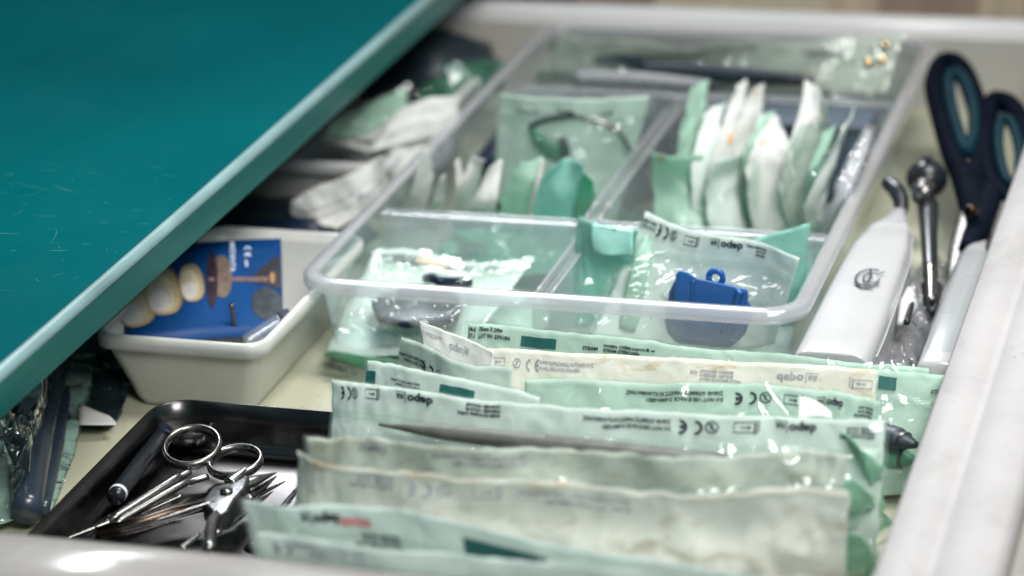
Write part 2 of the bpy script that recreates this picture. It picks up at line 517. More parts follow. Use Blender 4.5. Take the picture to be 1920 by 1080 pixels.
def strip_elements(period=14.0):
    E = []
    x = 0
    e, w = el_lines(['DO NOT USE IF PACK DAMAGED!', 'ZARAR GÖRMÜŞ PAKETİ KULLANMAYINIZ'], 0.21, 0.24, 0.008, 0.78)
    e = ([(x_ * 2.8 / w, y_) for x_, y_ in e[0]], e[1]); w = 2.8
    return dict(warn=(sh(e, 0, 0.24), w), ce=el_ce(), two=el_two(), pouch=el_pouch(), logo=el_logo(),
                eo=(sh(el_lines(['WHEN ETHYLENE OXIDE', 'STERILISED COLOUR', 'CHANGED ORANGE'], 0.15, 0.16, 0.008, 0.85)[0], 0.34, 0.3), 1.9),
                eoe=(sh(el_text('EO', 0.2, 0.008)[0], 0, 0.1), 0.3),
                steam=(sh(el_lines(['WHEN CHEM.VAPOUR or', 'STEAM STERILISED', 'COLOUR CHANGED GREEN'], 0.17, 0.18, 0.008, 0.95)[0], 0, 0.34), 2.2),
                steame=(sh(el_text('STEAM', 0.2, 0.008)[0], 0, 0.16), 0.7),
                bar=(rect2d(0, 0, 1.7, 0.42), 1.7), sq=(rect2d(0, 0, 0.7, 0.5), 0.7),
                lot=(sh(el_lines(['68-5   75mm X 200m', '37-1   LOT NO :DPA1806'], 0.24, 0.29, 0.012, 0.82)[0], 0, 0.32), 2.4))
EL = strip_elements()

def lay(items, surf, L, H, mode='up', off=0.02):
    """items: (key, s, t): left end s cm along the edge, t = distance of the element's base below the top edge.
    surf(s, t, off) -> point. mode up / rot (turned by half a turn) / flip (mirrored top to bottom)"""
    V = []; F = []
    for it in items:
        key, s, t = it[:3]; k = it[3] if len(it) > 3 else 1.0
        (v2, f2), w = EL[key] if isinstance(key, str) else key
        b = len(V)
        for x, y in v2:
            x *= k; y *= k
            if mode == 'up': q = (s + x, t - y)
            elif mode == 'rot': q = (s + w * k - x, t - 0.42 * k + y)
            else: q = (s + x, t - 0.42 * k + y)
            V.append(surf(min(max(q[0], 0.02), L - 0.02), q[1], off))
        F += [tuple(i + b for i in q_) for q_ in f2]
    return V, F

# ------------------------------------------------------------------ pouches
def make_surf(top, bot, seed, amp=0.15, freq=1.0, side=None, edge=0.05, belly=0.0, curl=0.0, mid=None):
    rs = V3((seed * 3.7, seed * 1.3, seed * 7.1))
    n0 = (spline(top, 1) - spline(top, 0)).cross(spline(top, 0.5) - spline(bot, 0.5)).normalized()
    ref = CO - spline(top, 0.5)
    if n0.dot(ref) < 0: n0 = -n0
    L = sum((V3(top[i + 1]) - V3(top[i])).length for i in range(len(top) - 1))
    H = (spline(top, 0.5) - spline(bot, 0.5)).length
    def surf(u, v, off=0.0, bel=0.0):
        T = spline(top, u); B = spline(bot, u)
        p = spline([B, spline(mid, u), T], v) if mid else B + (T - B) * v
        w = noise.noise(V3((u * L * 0.33 * freq, v * H * 0.28 * freq, 0)) + rs) * amp * 1.4 + noise.noise(V3((u * L * 0.9 * freq, v * H * 0.6 * freq, 5)) + rs) * amp * 0.45
        w += amp * 0.55 * (0.35 - abs(noise.noise(V3((u * L * 0.30 * freq + v * H * .25, v * H * 0.2 - u * L * .1, 15)) + rs)) * 2.2)
        w += amp * 0.16 * noise.noise(V3((u * L * 2.1, v * H * 1.7, 31)) + rs) + 0.05 * (0.3 - abs(noise.noise(V3((u * L * 1.1 + v * H * .8, v * H * 0.9 - u * L * .5, 41)) + rs)) * 1.6)
        p = p + n0 * (w + off + curl * max(0, v - 0.6) ** 2 * 6)
        e = edge * (noise.noise(V3((u * L * 1.3, 9, seed))) + 1.5 * noise.noise(V3((u * L * .35, 19, seed))) + .3 * noise.noise(V3((u * L * 4.0, 29, seed))))
        p = p + (T - B).normalized() * (e * v)
        e2 = edge * 1.6 * noise.noise(V3((v * H * 1.6, seed, 3))) * (abs(u - 0.5) * 2) ** 6
        p = p + (spline(top, 1) - spline(top, 0)).normalized() * e2
        if bel:
            m_ = 1.1 / H
            s = min(1, max(0, (1 - m_ - v) / 0.22)) * min(1, u * L / 1.2, (1 - u) * L / 1.2)
            s = s * s * (3 - 2 * s)
            cr = 1 + 0.7 * noise.noise(V3((u * L * 1.1, v * H * 1.3, 11)) + rs) + 0.5 * abs(noise.noise(V3((u * L * 2.3, v * H * 1.9, 21)) + rs))
            p = p + n0 * (bel * s * cr)
        return p
    return surf, L, H, n0

GP = 'paper and film sterilisation pouches'
def pouch(label, top, bot, seed, front='film', back_mat='mint_paper', film_mat='green_film', prints=(), amp=0.15, freq=1.0, belly=0.5,
          nu=None, group=GP, edge=0.06, curl=0.0, back_belly=0.0, seal=True, mid=None):
    surf, L, H, n0 = make_surf(top, bot, seed, amp, freq, edge=edge, curl=curl, mid=mid)
    if mid: L = max(L, (V3(mid[-1]) - V3(mid[0])).length)
    base = (spline(bot, 0.5))
    t = thing('sterilisation_pouch', label, 'pouch', tuple(base), group)
    nu = int(min(150, max(20, L * 7))); nv = int(min(44, max(14, H * 5)))
    if front == 'film':
        part('paper_back', gridmesh(lambda a, b: surf(a, b), nu, nv), back_mat, t, solid=0.012, offset=0)
        part('film_front', gridmesh(lambda a, b: surf(-0.16 / L + a * (1 + 0.32 / L), b * (1 + .10 / H), 0.05, belly), nu, nv), film_mat, t)
    else:
        part('paper_front', gridmesh(lambda a, b: surf(a, b, 0, belly * 0.6), nu, nv), back_mat, t, solid=0.012)
        part('film_back', gridmesh(lambda a, b: surf(a, b, -0.06, -max(belly, back_belly)), nu, nv), film_mat, t)
    if seal and front == 'film':        # heat-sealed band under the printed margin
        vt = 1 - 1.05 / H
        part('seal_band', gridmesh(lambda a, b: surf(a, vt - 0.34 / H * b, 0.07 + .018 * math.sin(b * 25.1), 0), nu, 16), 'soft_film', t)
    for items, mode, mat in prints:
        o_ = 0.075 if front == 'film' else 0.03
        bl = 0 if front == 'film' else belly * 0.6
        part('printed_text', lay(items, lambda s, q, off: surf(s / L, 1 - q / H, off, bl), L, H, mode, o_), mat, t, smooth=False, stuff=True)
    t['_L'] = L
    return t, surf, L, H

def strip(s0, mode='rot', t=0.75, which=('warn', 'ce', 'two', 'pouch', 'logo', 'eo')):
    pos = dict(warn=0, ce=3.05, two=3.8, pouch=4.5, logo=6.0, eo=8.2, eoe=10.3, bar=11.2)
    return [(k, s0 + pos[k], t) for k in which]

# ================================================================== DRAWER
dr = thing('drawer', 'open white drawer with a beige bottom that holds all the trays and pouches', 'drawer', (6, 8, -0.6))
part('floor_panel', box(-18, 29.6, -25.4, 42.2, -0.6, 0.0), 'drawer_floor_beige', dr, smooth=False)
part('side_panel', box(29.6, 33.0, -25.25, 42.0, -1.2, 4.4), 'drawer_white', dr, smooth=False)
# right ledge: two flat bands with a soft step between them
prof = [(29.15, 4.1), (29.1, 4.75), (29.25, 5.0), (30.75, 5.02), (30.95, 4.88), (31.15, 5.14), (32.9, 5.2), (33.25, 5.0), (33.3, 3.6)]
part('ledge', gridmesh(lambda u, v: (lambda q: (q[0], -27.5 + 72 * u, q[1]))(prof[min(8, int(round(v * 8)))]), 60, 8), 'drawer_ledge', dr, solid=0.12, offset=1)
def ftop(u, v):
    q = [(-25.3, -1.2), (-25.3, 4.2), (-25.36, 4.6), (-25.55, 4.86), (-25.9, 4.98), (-26.6, 4.97), (-27.4, 4.95), (-28.1, 4.9), (-28.7, 4.7), (-29.0, 4.2), (-29.0, -1.2)][int(round(v * 10))]
    x = -18.4 + 47.4 * u
    dz = 0.21 * math.exp(-((x - 5.2) / 2.6) ** 2) * min(3.0, max(0, -25.6 - q[0]))  # dip added to the panel top so the highlight stays local
    return (x, q[0], q[1] - (dz if q[1] > 3 else 0))
part('front_panel', gridmesh(ftop, 70, 10), 'drawer_gloss', dr)
part('back_panel', loft([[(x, y, z) for (y, z) in [(42.0, -1.2), (42.0, 4.55), (42.15, 4.85), (42.5, 5.0), (43.4, 5.0), (43.7, 4.8), (43.8, 4.4), (43.8, -1.2)]] for x in (-18.4, 0, 15, 33.3)]), 'drawer_white', dr)
part('back_liner', box(-18, 29.5, 41.7, 41.98, 0.0, 4.2), 'drawer_inner', dr, smooth=False)
part('side_panel', box(-18.4, -18.0, -25.2, 41.9, -1.2, 4.4), 'drawer_white', dr, smooth=False)

random.seed(9)
def speck(x, y, z, r):
    k = random.randint(4, 6)
    top = [(x + r * random.uniform(.5, 1.2) * math.cos(6.2832 * i / k), y + r * random.uniform(.5, 1.2) * math.sin(6.2832 * i / k), z + .004) for i in range(k)]
    return top + [(x, y, z + r * .8)], [(i, (i + 1) % k, k) for i in range(k)] + [tuple(range(k))[::-1]]
part('crumbs', join(*[speck(random.uniform(-9, 3.5), random.uniform(-13, 1), 0.0, random.uniform(.015, .05)) for _ in range(110)], *[speck(random.uniform(22.6, 28.8), random.uniform(8, 40), 0.0, random.uniform(.02, .07)) for _ in range(90)], *[speck(random.uniform(31.4, 32.8), random.uniform(-25, 30), 5.19, random.uniform(.012, .035)) for _ in range(60)], *[speck(random.uniform(-10, 12), random.uniform(-26.4, -26.0), 4.96, random.uniform(.01, .02)) for _ in range(12)]), 'grit', dr, smooth=False, stuff=True)

# ground and background
o = part('floor', box(-200, 260, -160, 300, -42, -40), 'room_floor_beige', None, smooth=False); structure(o)
cb = thing('cabinet_shelf', 'beige cabinet shelf at the right edge with a white rail across it', 'shelf', (46, 0, -9))
part('shelf_board', box(34.5, 75, -60, 60, -6.0, -5.2), 'room_floor_beige', cb, smooth=False)
part('rail', tube([(34.6, -11.6, -4.2), (75, -9.5, -4.2)], 0.75, 12, 4), 'drawer_white', cb)
part('rail_shade_strip', [(34.6, -14.8, -5.15), (75, -12.5, -5.15), (75, -10, -5.15), (34.6, -12.4, -5.15), (34.6, -14.8, -4.9), (75, -12.5, -4.9), (75, -10, -4.9), (34.6, -12.4, -4.9)] and
     ([(34.6, -14.8, -5.15), (75, -12.5, -5.15), (75, -10, -5.15), (34.6, -12.4, -5.15), (34.6, -14.8, -4.9), (75, -12.5, -4.9), (75, -10, -4.9), (34.6, -12.4, -4.9)], box(0, 1, 0, 1, 0, 1)[1]), 'grey_plastic', cb, smooth=False)  # grey strip standing in for the shadow under the rail
wc = thing('wooden_cabinet', 'blurred brown and cream cabinet front behind the drawer', 'cabinet', (20, 62, -40))
xs = [-90, -60, -30, -4, 1.2, 12.5, 15.8, 22, 25, 29.5, 34, 38, 45, 60]
cm = ['unseen_dark_wood', 'unseen_dark_wood', 'unseen_dark_wood', 'wood_brown', 'cream_paint', 'wood_tan', 'wood_brown', 'wood_tan', 'wood_brown', 'wood_tan', 'wood_tan', 'wood_brown', 'wood_tan']  # left boards unseen, dark and tall to darken the teal sheet's reflections
for i in range(len(xs) - 1):
    part('board', box(xs[i] + .03, xs[i + 1] - .03, 62, 63.5 - 0.2 * (i % 2), -40, 48), cm[i], wc, smooth=False)

# ================================================================== TEAL SLAB
sl = thing('teal_plate', 'big glossy teal plastic sheet with pale shiny edge reaching over the left side', 'panel', (-30, 10, 7.3))
part('slab', loft([[(x, y, z) for (x, z) in [(-62, 7.3), (-62, 9.0), (-3.42, 9.0), (-3.42, 7.3)]] for y in (-36, 0, 40, 80)]), 'teal_acrylic', sl, smooth=False)
part('side_edge', loft([[(x, y, z) for (x, z) in [(-3.40, 8.60), (-2.98, 8.66), (-2.98, 7.36), (-3.06, 7.28), (-3.40, 7.28)]] for y in (-36, 0, 40, 80)]), 'teal_edge', sl, smooth=False)
part('edge_strip', gridmesh(lambda u, v: (lambda q: (q[0], -36 + 116 * u, q[1]))([(-3.40, 8.64), (-3.40, 9.0), (-3.34, 9.02), (-3.16, 8.99), (-3.02, 8.9), (-2.95, 8.78), (-2.96, 8.68)][int(round(v * 6))]), 40, 6), 'pale_edge', sl)
random.seed(4)
SV = []; SF = []
def sliver(cx, cy, ln, an, w):
    b = len(SV); k = 5
    for i in range(k + 1):
        t_ = i / k - 0.5
        x = cx + math.cos(an) * ln * t_ - math.sin(an) * 0.06 * ln * (4 * t_ * t_); y = cy + math.sin(an) * ln * t_ + math.cos(an) * 0.06 * ln * (4 * t_ * t_)
        ww = .6 * w * (1 - abs(2 * t_)) + 0.0025
        SV.append((x - math.sin(an) * ww, y + math.cos(an) * ww, 9.004)); SV.append((x + math.sin(an) * ww, y - math.cos(an) * ww, 9.004))
    for i in range(k): SF.append((b + 2 * i, b + 2 * i + 1, b + 2 * i + 3, b + 2 * i + 2))
for (px, py, ln, an, w) in [(10, 438, 1.3, 0.1, .03), (110, 470, 0.9, 0.3, .022), (60, 350, 2.4, -0.35, .010), (120, 355, 1.9, -0.5, .014), (105, 440, 1.6, 1.9, .007), (85, 405, 1.2, 0.1, .010), (198, 380, .35, -0.2, .02),
                            (25, 470, .3, .2, .02), (160, 458, .5, 0, .014), (270, 420, .6, .1, .008), (235, 435, .4, 0, .012), (90, 320, .9, 0, .006), (175, 325, 1.2, -.4, .006), (320, 330, .9, 0, .006), (60, 365, 1.4, .9, .006),
                            (35, 400, 1.0, 1.5, .006), (290, 232, .2, 0, .01), (318, 373, .3, 1.2, .006), (15, 545, .5, .2, .012), (225, 495, 1.2, 1.4, .006), (110, 515, .6, .8, .012)]:
    q = P(px, py, 9.0); sliver(q.x, q.y, ln, an, w)
for i in range(45):
    q = P(random.uniform(0, 330), random.uniform(280, 560), 9.0); sliver(q.x, q.y, random.uniform(0.05, 0.5), random.gauss(0, 0.7), random.uniform(.003, .009))
part('scratches', (SV, SF), 'scratch', sl, smooth=False, stuff=True)

# ================================================================== CLEAR DIVIDED TRAY
def clear_tray(label, x0, x1, y0, y1, lip_back=1.0):
    cx, cy, hx, hy = (x0 + x1) / 2, (y0 + y1) / 2, (x1 - x0) / 2, (y1 - y0) / 2
    t = thing('clear_tray', label, 'tray', (cx, cy, 0.02))
    rings = [rrect(cx, cy, hx - d, hy - d, r, z, 8) for d, r, z in [(1.65, .9, .06), (1.35, 1.1, .12), (1.15, 1.2, .4), (.85, 1.3, 2.2), (0.60, 1.4, 4.3), (.56, 1.45, 4.42)]]
    part('tray_shell', loft(rings, True, False), 'tray_plastic', t, solid=0.06, offset=1)
    rings = [rrect(cx, cy, hx - d, hy - d, r, z, 8) for d, r, z in [(.60, 1.4, 4.40), (.53, 1.45, 4.49), (.44, 1.5, 4.52), (.16, 1.75, 4.50), (.04, 1.85, 4.42), (0, 1.9, 4.26), (.0, 1.9, 4.02)]]
    part('rim', loft(rings, False, False), 'tray_rim_plastic', t, solid=0.09, offset=-1)
    return t
ct1 = clear_tray('clear plastic divided tray with five compartments in the middle of the drawer', 0, 22.5, 0, 40.5)
ct2 = ct1
def divider(ct, a, b, along):
    """hollow ridge between two compartments"""
    pr = [(-.62, .15), (-.5, 1.5), (-.36, 3.9), (-.28, 4.2), (.28, 4.2), (.36, 3.9), (.5, 1.5), (.62, .15)]
    if along == 'y': rs = [[(a + p_[0], y, p_[1]) for p_ in pr] for y in [b[0] + (b[1] - b[0]) * i / 6 for i in range(7)]]
    else: rs = [[(x, a + p_[0], p_[1]) for p_ in pr] for x in [b[0] + (b[1] - b[0]) * i / 6 for i in range(7)]]
    V = [p_ for r in rs for p_ in r]; k = len(pr); F = []
    for i in range(6):
        for q in range(k - 1):
            F.append((i * k + q, i * k + q + 1, (i + 1) * k + q + 1, (i + 1) * k + q))
    part('divider', (V, F), 'divider_plastic', ct)
    for sd in (-.34, .34):                      # whiter bead added on both shoulders for bright edge lines
        q = [(a + sd, b[0], 4.2), (a + sd, b[1], 4.2)] if along == 'y' else [(b[0], a + sd, 4.2), (b[1], a + sd, 4.2)]
        part('bead', tube(q, .075, 8, 6), 'tray_rim_plastic', ct)
divider(ct1, 11.0, (.8, 9.5), 'y')
divider(ct1, 9.95, (.75, 21.75), 'x')
divider(ct2, 10.7, (10.4, 29.3), 'y')
divider(ct2, 29.7, (1.0, 21.6), 'x')

# ================================================================== WHITE BIN with card
def open_bin(name, label, cat, x0, x1, y0, y1, zt, inset, mat, lip=0.5, r=1.6, z0=0.0, group=None):
    cx, cy, hx, hy = (x0 + x1) / 2, (y0 + y1) / 2, (x1 - x0) / 2, (y1 - y0) / 2
    t = thing(name, label, cat, (cx, cy, z0), group)
    T = 0.16
    rs = [rrect(cx, cy, hx - d, hy - d, r_, z, 7) for d, r_, z in
          [(inset + .4, r * .7, z0 + .02), (inset + .1, r * .85, z0 + .08), (inset - .06, r * .9, z0 + .35), (inset * .07 + lip * .6, r, zt - .5), (lip * .62, r, zt - .32), (lip * .6, r, zt - .15)]]
    ins = [rrect(cx, cy, hx - d, hy - d, r_, z, 7) for d, r_, z in
           [(lip * .6 + T, r, zt - .15), (inset * .07 + lip * .6 + T, r, zt - .5), (inset + T, r * .8, z0 + .5), (inset + .3 + T, r * .6, z0 + .22)]]
    part('body', loft(rs + ins), mat, t)
    rm = [rrect(cx, cy, hx - d, hy - d, r_, z, 7) for d, r_, z in
          [(lip * .6 + T, r, zt - .14), (lip * .6 + T - .05, r, zt - .03), (lip * .5, r, zt + .02), (.08, r + .25, zt), (0, r + .25, zt - .06), (0, r + .25, zt - .62), (.06, r + .22, zt - .66), (lip * .5, r + .05, zt - .60)]]
    part('rim', loft(rm, False, False), mat, t)
    return t
open_bin('plastic_bin', 'small white plastic bin with rounded corners that holds a blue card', 'bin', -7.2, 0.72, -5.6, 8.0, 3.78, 1.25, 'bin_plastic', lip=.34, r=.75)

# blue card
A0 = P(230, 628, 0.9); A0 = V3((-6.9, -0.6, 0.6))
cA = V3((0.985, 0.07, 0.05)).normalized()
cTR = P(527, 447, 4.0); cBR = P(532, 628, 1.8); cBL = P(234, 648, 2.9); cTL = P(231, 468, 5.0)
def cardp(u, v, off=0):
    p_ = (cBL * (1 - u) + cBR * u) * (1 - v) + (cTL * (1 - u) + cTR * u) * v
    nn = (cBR - cBL).cross(cTL - cBL).normalized()
    if nn.y > 0: nn = -nn
    return p_ + nn * (off + 0.12 * math.sin(u * 3.1))
cd = thing('blue_card', 'blue printed card with teeth and a polishing disc standing in the white bin', 'card', tuple(cBL * .5 + cBR * .5))
part('card_sheet', gridmesh(cardp, 16, 8), 'card_blue', cd, solid=0.06, offset=-1)
def on_card(name, polys, mat, off, lab=None):
    # polys: 2D (x px, y px) of the photo turned into u,v on the card
    V = []; F = []
    for v2, f2 in polys:
        b = len(V); V += [cardp(x, y, off) for x, y in v2]; F += [tuple(i + b for i in q) for q in f2]
    part(name, (V, F), mat, cd, smooth=False, label=lab)
def blob(cu, cv, ru, rv, sq=2.4, rot=0, k=26):
    v2 = [(cu, cv)]
    for i in range(k):
        a = 2 * math.pi * i / k; c_, s_ = math.cos(a), math.sin(a)
        x = ru * abs(c_) ** (2 / sq) * (1 if c_ > 0 else -1); y = rv * abs(s_) ** (2 / sq) * (1 if s_ > 0 else -1)
        v2.append((cu + x * math.cos(rot) - y * math.sin(rot), cv + x * math.sin(rot) + y * math.cos(rot)))
    return v2, [(0, 1 + i, 1 + (i + 1) % k) for i in range(k)]
def cuv(px, py):
    u = (px - 232) / 297.0; yt = 468 - 21 * u; yb = 648 - 20 * u
    return (u, (yb - py) / (yb - yt))
def pblob(cx, cy, rx, ry, sq=2.4, rot=0.0, k=30, taper=0.0):
    pts = []
    for i in range(k):
        a = 2 * math.pi * i / k; c_, s_ = math.cos(a), math.sin(a)
        x = rx * abs(c_) ** (2 / sq) * (1 if c_ > 0 else -1); y = ry * abs(s_) ** (2 / sq) * (1 if s_ > 0 else -1)
        x *= 1 + taper * y / ry
        pts.append(cuv(cx + x * math.cos(rot) - y * math.sin(rot), cy + x * math.sin(rot) + y * math.cos(rot)))
    return [cuv(cx, cy)] + pts, [(0, 1 + i, 1 + (i + 1) % k) for i in range(k)]
def tooth(cx, cy, rx, ry, rot, tp):
    on_card('tooth_picture', [pblob(cx, cy, rx, ry, 2.5, rot, taper=tp)], 'tooth_brown', .020)
    on_card('tooth_picture', [pblob(cx - rx * .06, cy + ry * .03, rx * .90, ry * .93, 2.5, rot, taper=tp)], 'tooth_print', .026)
    on_card('tooth_picture', [pblob(cx - rx * .16, cy + ry * .10, rx * .72, ry * .80, 2.5, rot, taper=tp)], 'tooth_cream', .032)
    on_card('tooth_picture', [pblob(cx - rx * .22, cy + ry * .42, rx * .55, ry * .42, 2.5, rot, taper=tp * .5)], 'tooth_light', .038)
tooth(252, 574, 34, 42, -.25, .12)
tooth(303, 549, 33, 47, -.12, .16)
tooth(356, 536, 23, 36, -.12, .05)
on_card('tooth_picture', [pblob(413, 524, 19, 40, 2.3, 0.0)], 'tooth_shaded', .02)
on_card('disc_picture', [pblob(394, 531, 11, 53, 2.2, 0.02)], 'card_disc', .030)
on_card('shaft_picture', [(lambda q: ([cuv(x, y) for x, y in q], [(0, 1, 2, 3)]))([(388, 534), (388, 527), (500, 523), (500, 532)])], 'card_shaft', .036)
on_card('dark_picture', [(lambda q: ([cuv(x, y) for x, y in q], [tuple(range(len(q)))]))([(476, 516), (500, 497), (512, 486), (526, 484), (526, 545), (505, 540), (476, 536)])], 'card_dark', .026)
on_card('glow_picture', [pblob(510, 524, 5, 10, 2.2)], 'card_glow', .034)
on_card('wheel_picture', [pblob(498, 573, 30, 30, 2.1)], 'card_wheel', .028)
on_card('wheel_picture', [pblob(499, 575, 9, 9, 2.0)], 'card_dark', .034)
ce, _ = el_ce(0.5)
def card_text(vf, px, py, k):
    return [cuv(px + y * k, py + x * k) for x, y in vf[0]], vf[1]
on_card('printed_text', [card_text(ce, 457, 466, 26), card_text(el_text('MEDENTA', .42, .012)[0], 430, 458, 30), card_text(el_text('0470', .22)[0], 458, 492, 30)], 'card_print_white', .03)
# metal pin and tube standing in the bin
pn = P(432, 600, 2.9)
t = thing('metal_pin', 'thin metal pin standing upright in front of the blue card', 'pin', (pn.x, pn.y + .5, 0.6))
part('shank', tube([(pn.x, pn.y + .6, .6), (pn.x, pn.y + .35, 2.9), (pn.x, pn.y + .3, 3.55)], [.11, .11, .12], 10), 'steel', t)
pn = P(490, 615, 2.6)
t = thing('clear_tube', 'short clear plastic tube lying at the front corner of the white bin', 'tube', (pn.x, pn.y, 1.8))
part('tube_wall', tube([pn + V3((-.7, -.3, -.6)), pn + V3((.6, .9, .1))], .3, 12), 'divider_plastic', t)
part('cap', tube([pn + V3((.55, .85, .1)), pn + V3((.9, 1.2, .2))], .33, 12), 'dark_blue', t)

# ================================================================== STEEL INSTRUMENT TRAY
mt = thing('steel_tray', 'dark shiny stainless steel instrument tray at the lower left', 'tray', (3, -16, 0.02))
x0, x1, y0, y1 = -3.2, 13.0, -24.6, -7.5
cx, cy, hx, hy = (x0 + x1) / 2, (y0 + y1) / 2, (x1 - x0) / 2, (y1 - y0) / 2
rs = [rrect(cx, cy, hx - d, hy - d, r, z, 7) for d, r, z in [(0.02, 1.5, 2.0), (0.06, 1.45, 2.03), (0.12, 1.4, 2.0), (0.25, 1.3, 1.2), (.42, 1.2, .5), (.62, 1.1, .22), (.95, .9, .10)]]
V, F = loft(rs, False, True)
part('pan', (V, F), 'tray_steel', mt, solid=0.07, offset=-1)
def bead(x):
    return tube([(x, -23.5, .42), (x, -16, .42), (x, -9.2, .42)], .12, 8)
part('pressed_rib', tube([(-1.9, -8.7, .2), (4, -8.6, .2), (11, -8.7, .2)], .16, 8, 12), 'tray_steel', mt)

# straight scissors with ring handles
def ring(c, rx, ry, rz, w, rot=0.0, flat=1.35):
    pts = []
    for i in range(14):
        a = 2 * math.pi * i / 14
        x = rx * math.cos(a); y = ry * math.sin(a)
        pts.append(c + V3((x * math.cos(rot) - y * math.sin(rot), x * math.sin(rot) + y * math.cos(rot), rz * math.sin(a))))
    return tube(pts, w, 10, 56, closed=True, flat=flat)
r1 = P(360, 838, 1.3); r2 = P(441, 866, 1.0); piv = P(205, 975, .7); cross = P(330, 905, .95)
t = thing('ring_scissors', 'slim steel scissors with two finger rings lying in the steel tray', 'scissors', (cross.x, cross.y, 0.3))
part('finger_ring', ring(r1, 1.12, 1.15, .30, .125, 0.2, 1.6), 'steel', t)
part('finger_ring', ring(r2, 1.05, 1.02, .16, .125, -.2, 1.6), 'steel', t)
part('shank', tube([r1 + V3((.35, -1.25, -.5)), r1 + V3((.1, -2.0, -.5)), cross + V3((-.1, 0, .12)), piv], [.17, .17, .2, .22], 10, flat=.8), 'steel', t)
part('shank', tube([r2 + V3((-.9, -.85, -.35)), r2 + V3((-1.4, -1.6, -.3)), cross + V3((.25, -.3, 0)), piv + V3((.3, -.3, 0))], [.17, .17, .18, .22], 10, flat=.8), 'steel', t)
part('shank', tube([cross + V3((.6, -.8, -.1)), P(260, 965, .55)], [.1, .12], 8, flat=.6), 'worn_steel', t)
part('blade', tube([piv, P(120, 1010, .6)], [.3, .12], 8, flat=.35), 'steel', t)
# black handled instrument
a = P(216, 932, 1.1); b = P(302, 818, .9)
t = thing('black_grip_tool', 'black round instrument handle with a white ring near its end', 'handle', (a.x, a.y, .3))
part('grip', tube([a, (a + b) / 2, b], [.36, .36, .33], 16), 'black_plastic', t)
part('white_ring', tube([a + (b - a) * .045, a + (b - a) * .075], .375, 18), 'card_edge', t)
part('end_collar', tube([b, b + (b - a).normalized() * .6], .33, 14), 'dark_blue', t)
# wide cup in front of the ring
c_ = P(352, 800, 1.0)
t = thing('metal_cup', 'small polished bronze coloured metal cup behind the scissor rings', 'cup', (c_.x, c_.y, .2))
part('bowl', loft([[(c_.x + r_ * math.cos(6.2832 * k / 24), c_.y + r_ * math.sin(6.2832 * k / 24), z) for k in range(24)] for r_, z in [(.3, .2), (.75, .35), (1.0, .8), (1.02, 1.15), (.95, 1.15), (.7, .5), (.1, .35)]]), 'steel', t)

# cutting pliers
hd = P(420, 925, 1.2)
def slab_at(px_pts, zt, zb):
    top = [P(x, y, zt) for x, y in px_pts]
    return loft([[V3((q.x, q.y, zb)) for q in top], [V3((q.x, q.y, zt)) for q in top]])
t = thing('cutting_pliers', 'heavy steel cutting pliers with pointed jaws open in the steel tray', 'pliers', (hd.x, hd.y, .3))
def Q(px, py, z): return P(px, py, z)
part('pliers_head', slab_at([(378, 938), (398, 912), (430, 903), (452, 884), (468, 892), (458, 915), (440, 934), (428, 956), (404, 966)], 1.75, .9), 'plier_steel', t, bevel=.12)
part('pivot', tube([P(425, 925, 1.7), P(425, 925, 1.7) + V3((0, 0, .16))], .26, 14), 'steel', t)
part('jaw', tube([Q(450, 912, 1.4), Q(480, 900, 1.35), Q(518, 886, 1.2)], [.34, .3, .03], 10, flat=.6), 'steel', t)
part('jaw', tube([Q(462, 935, 1.1), Q(490, 915, 1.0), Q(518, 893, .9)], [.26, .2, .03], 10, flat=.6), 'worn_steel', t)
part('jaw', tube([Q(430, 905, 1.7), Q(448, 890, 1.8), Q(462, 876, 1.9)], [.3, .22, .06], 10, flat=.6), 'steel', t)
part('handle', tube([Q(400, 945, 1.2), Q(330, 960, 1.0), Q(250, 985, .9), Q(180, 1000, .7)], [.28, .36, .34, .3], 12, flat=.8), 'gold_handle', t)
part('handle', tube([Q(415, 955, 1.3), Q(397, 985, 1.8), Q(392, 1030, 2.2)], [.24, .24, .24], 12), 'steel', t)
part('spring', tube([Q(400, 943, 1.7), Q(300, 975, 1.5), Q(220, 995, 1.2)], [.05, .06, .05], 8, flat=2), 'worn_steel', t)
# second pliers jaws and small tools
for (pa, pb, w, mat, lab) in [((440, 950, .9), (520, 910, .8), .2, 'worn_steel', 'thin pointed steel probe lying just under the pliers jaws'),
                              ((425, 985, .8), (500, 930, .7), .22, 'steel', 'bright steel chisel with a flat end beside the pliers'),
                              ((405, 1000, 1.2), (440, 940, .9), .2, 'steel', 'short steel rod standing up against the pliers'),
                              ((340, 1030, 1.4), (375, 1000, 1.4), .2, 'steel', 'rounded shiny rod end next to the drawer front'),
                              ((470, 1030, .6), (555, 920, .5), .3, 'black_plastic', 'flat black bar lying along the pouch side of the steel tray')]:
    a, b = P(*pa), P(*pb)
    t = thing('steel_tool', lab, 'tool', (a.x, a.y, .3))
    part('shank', tube([a, (a * 2 + b) / 3, b], [w, w * .8, w * .35], 10, flat=.7), mat, t)
    part('tip', tube([b, b + (b - a).normalized() * .5], [w * .35, .02], 8, flat=.7), mat, t)

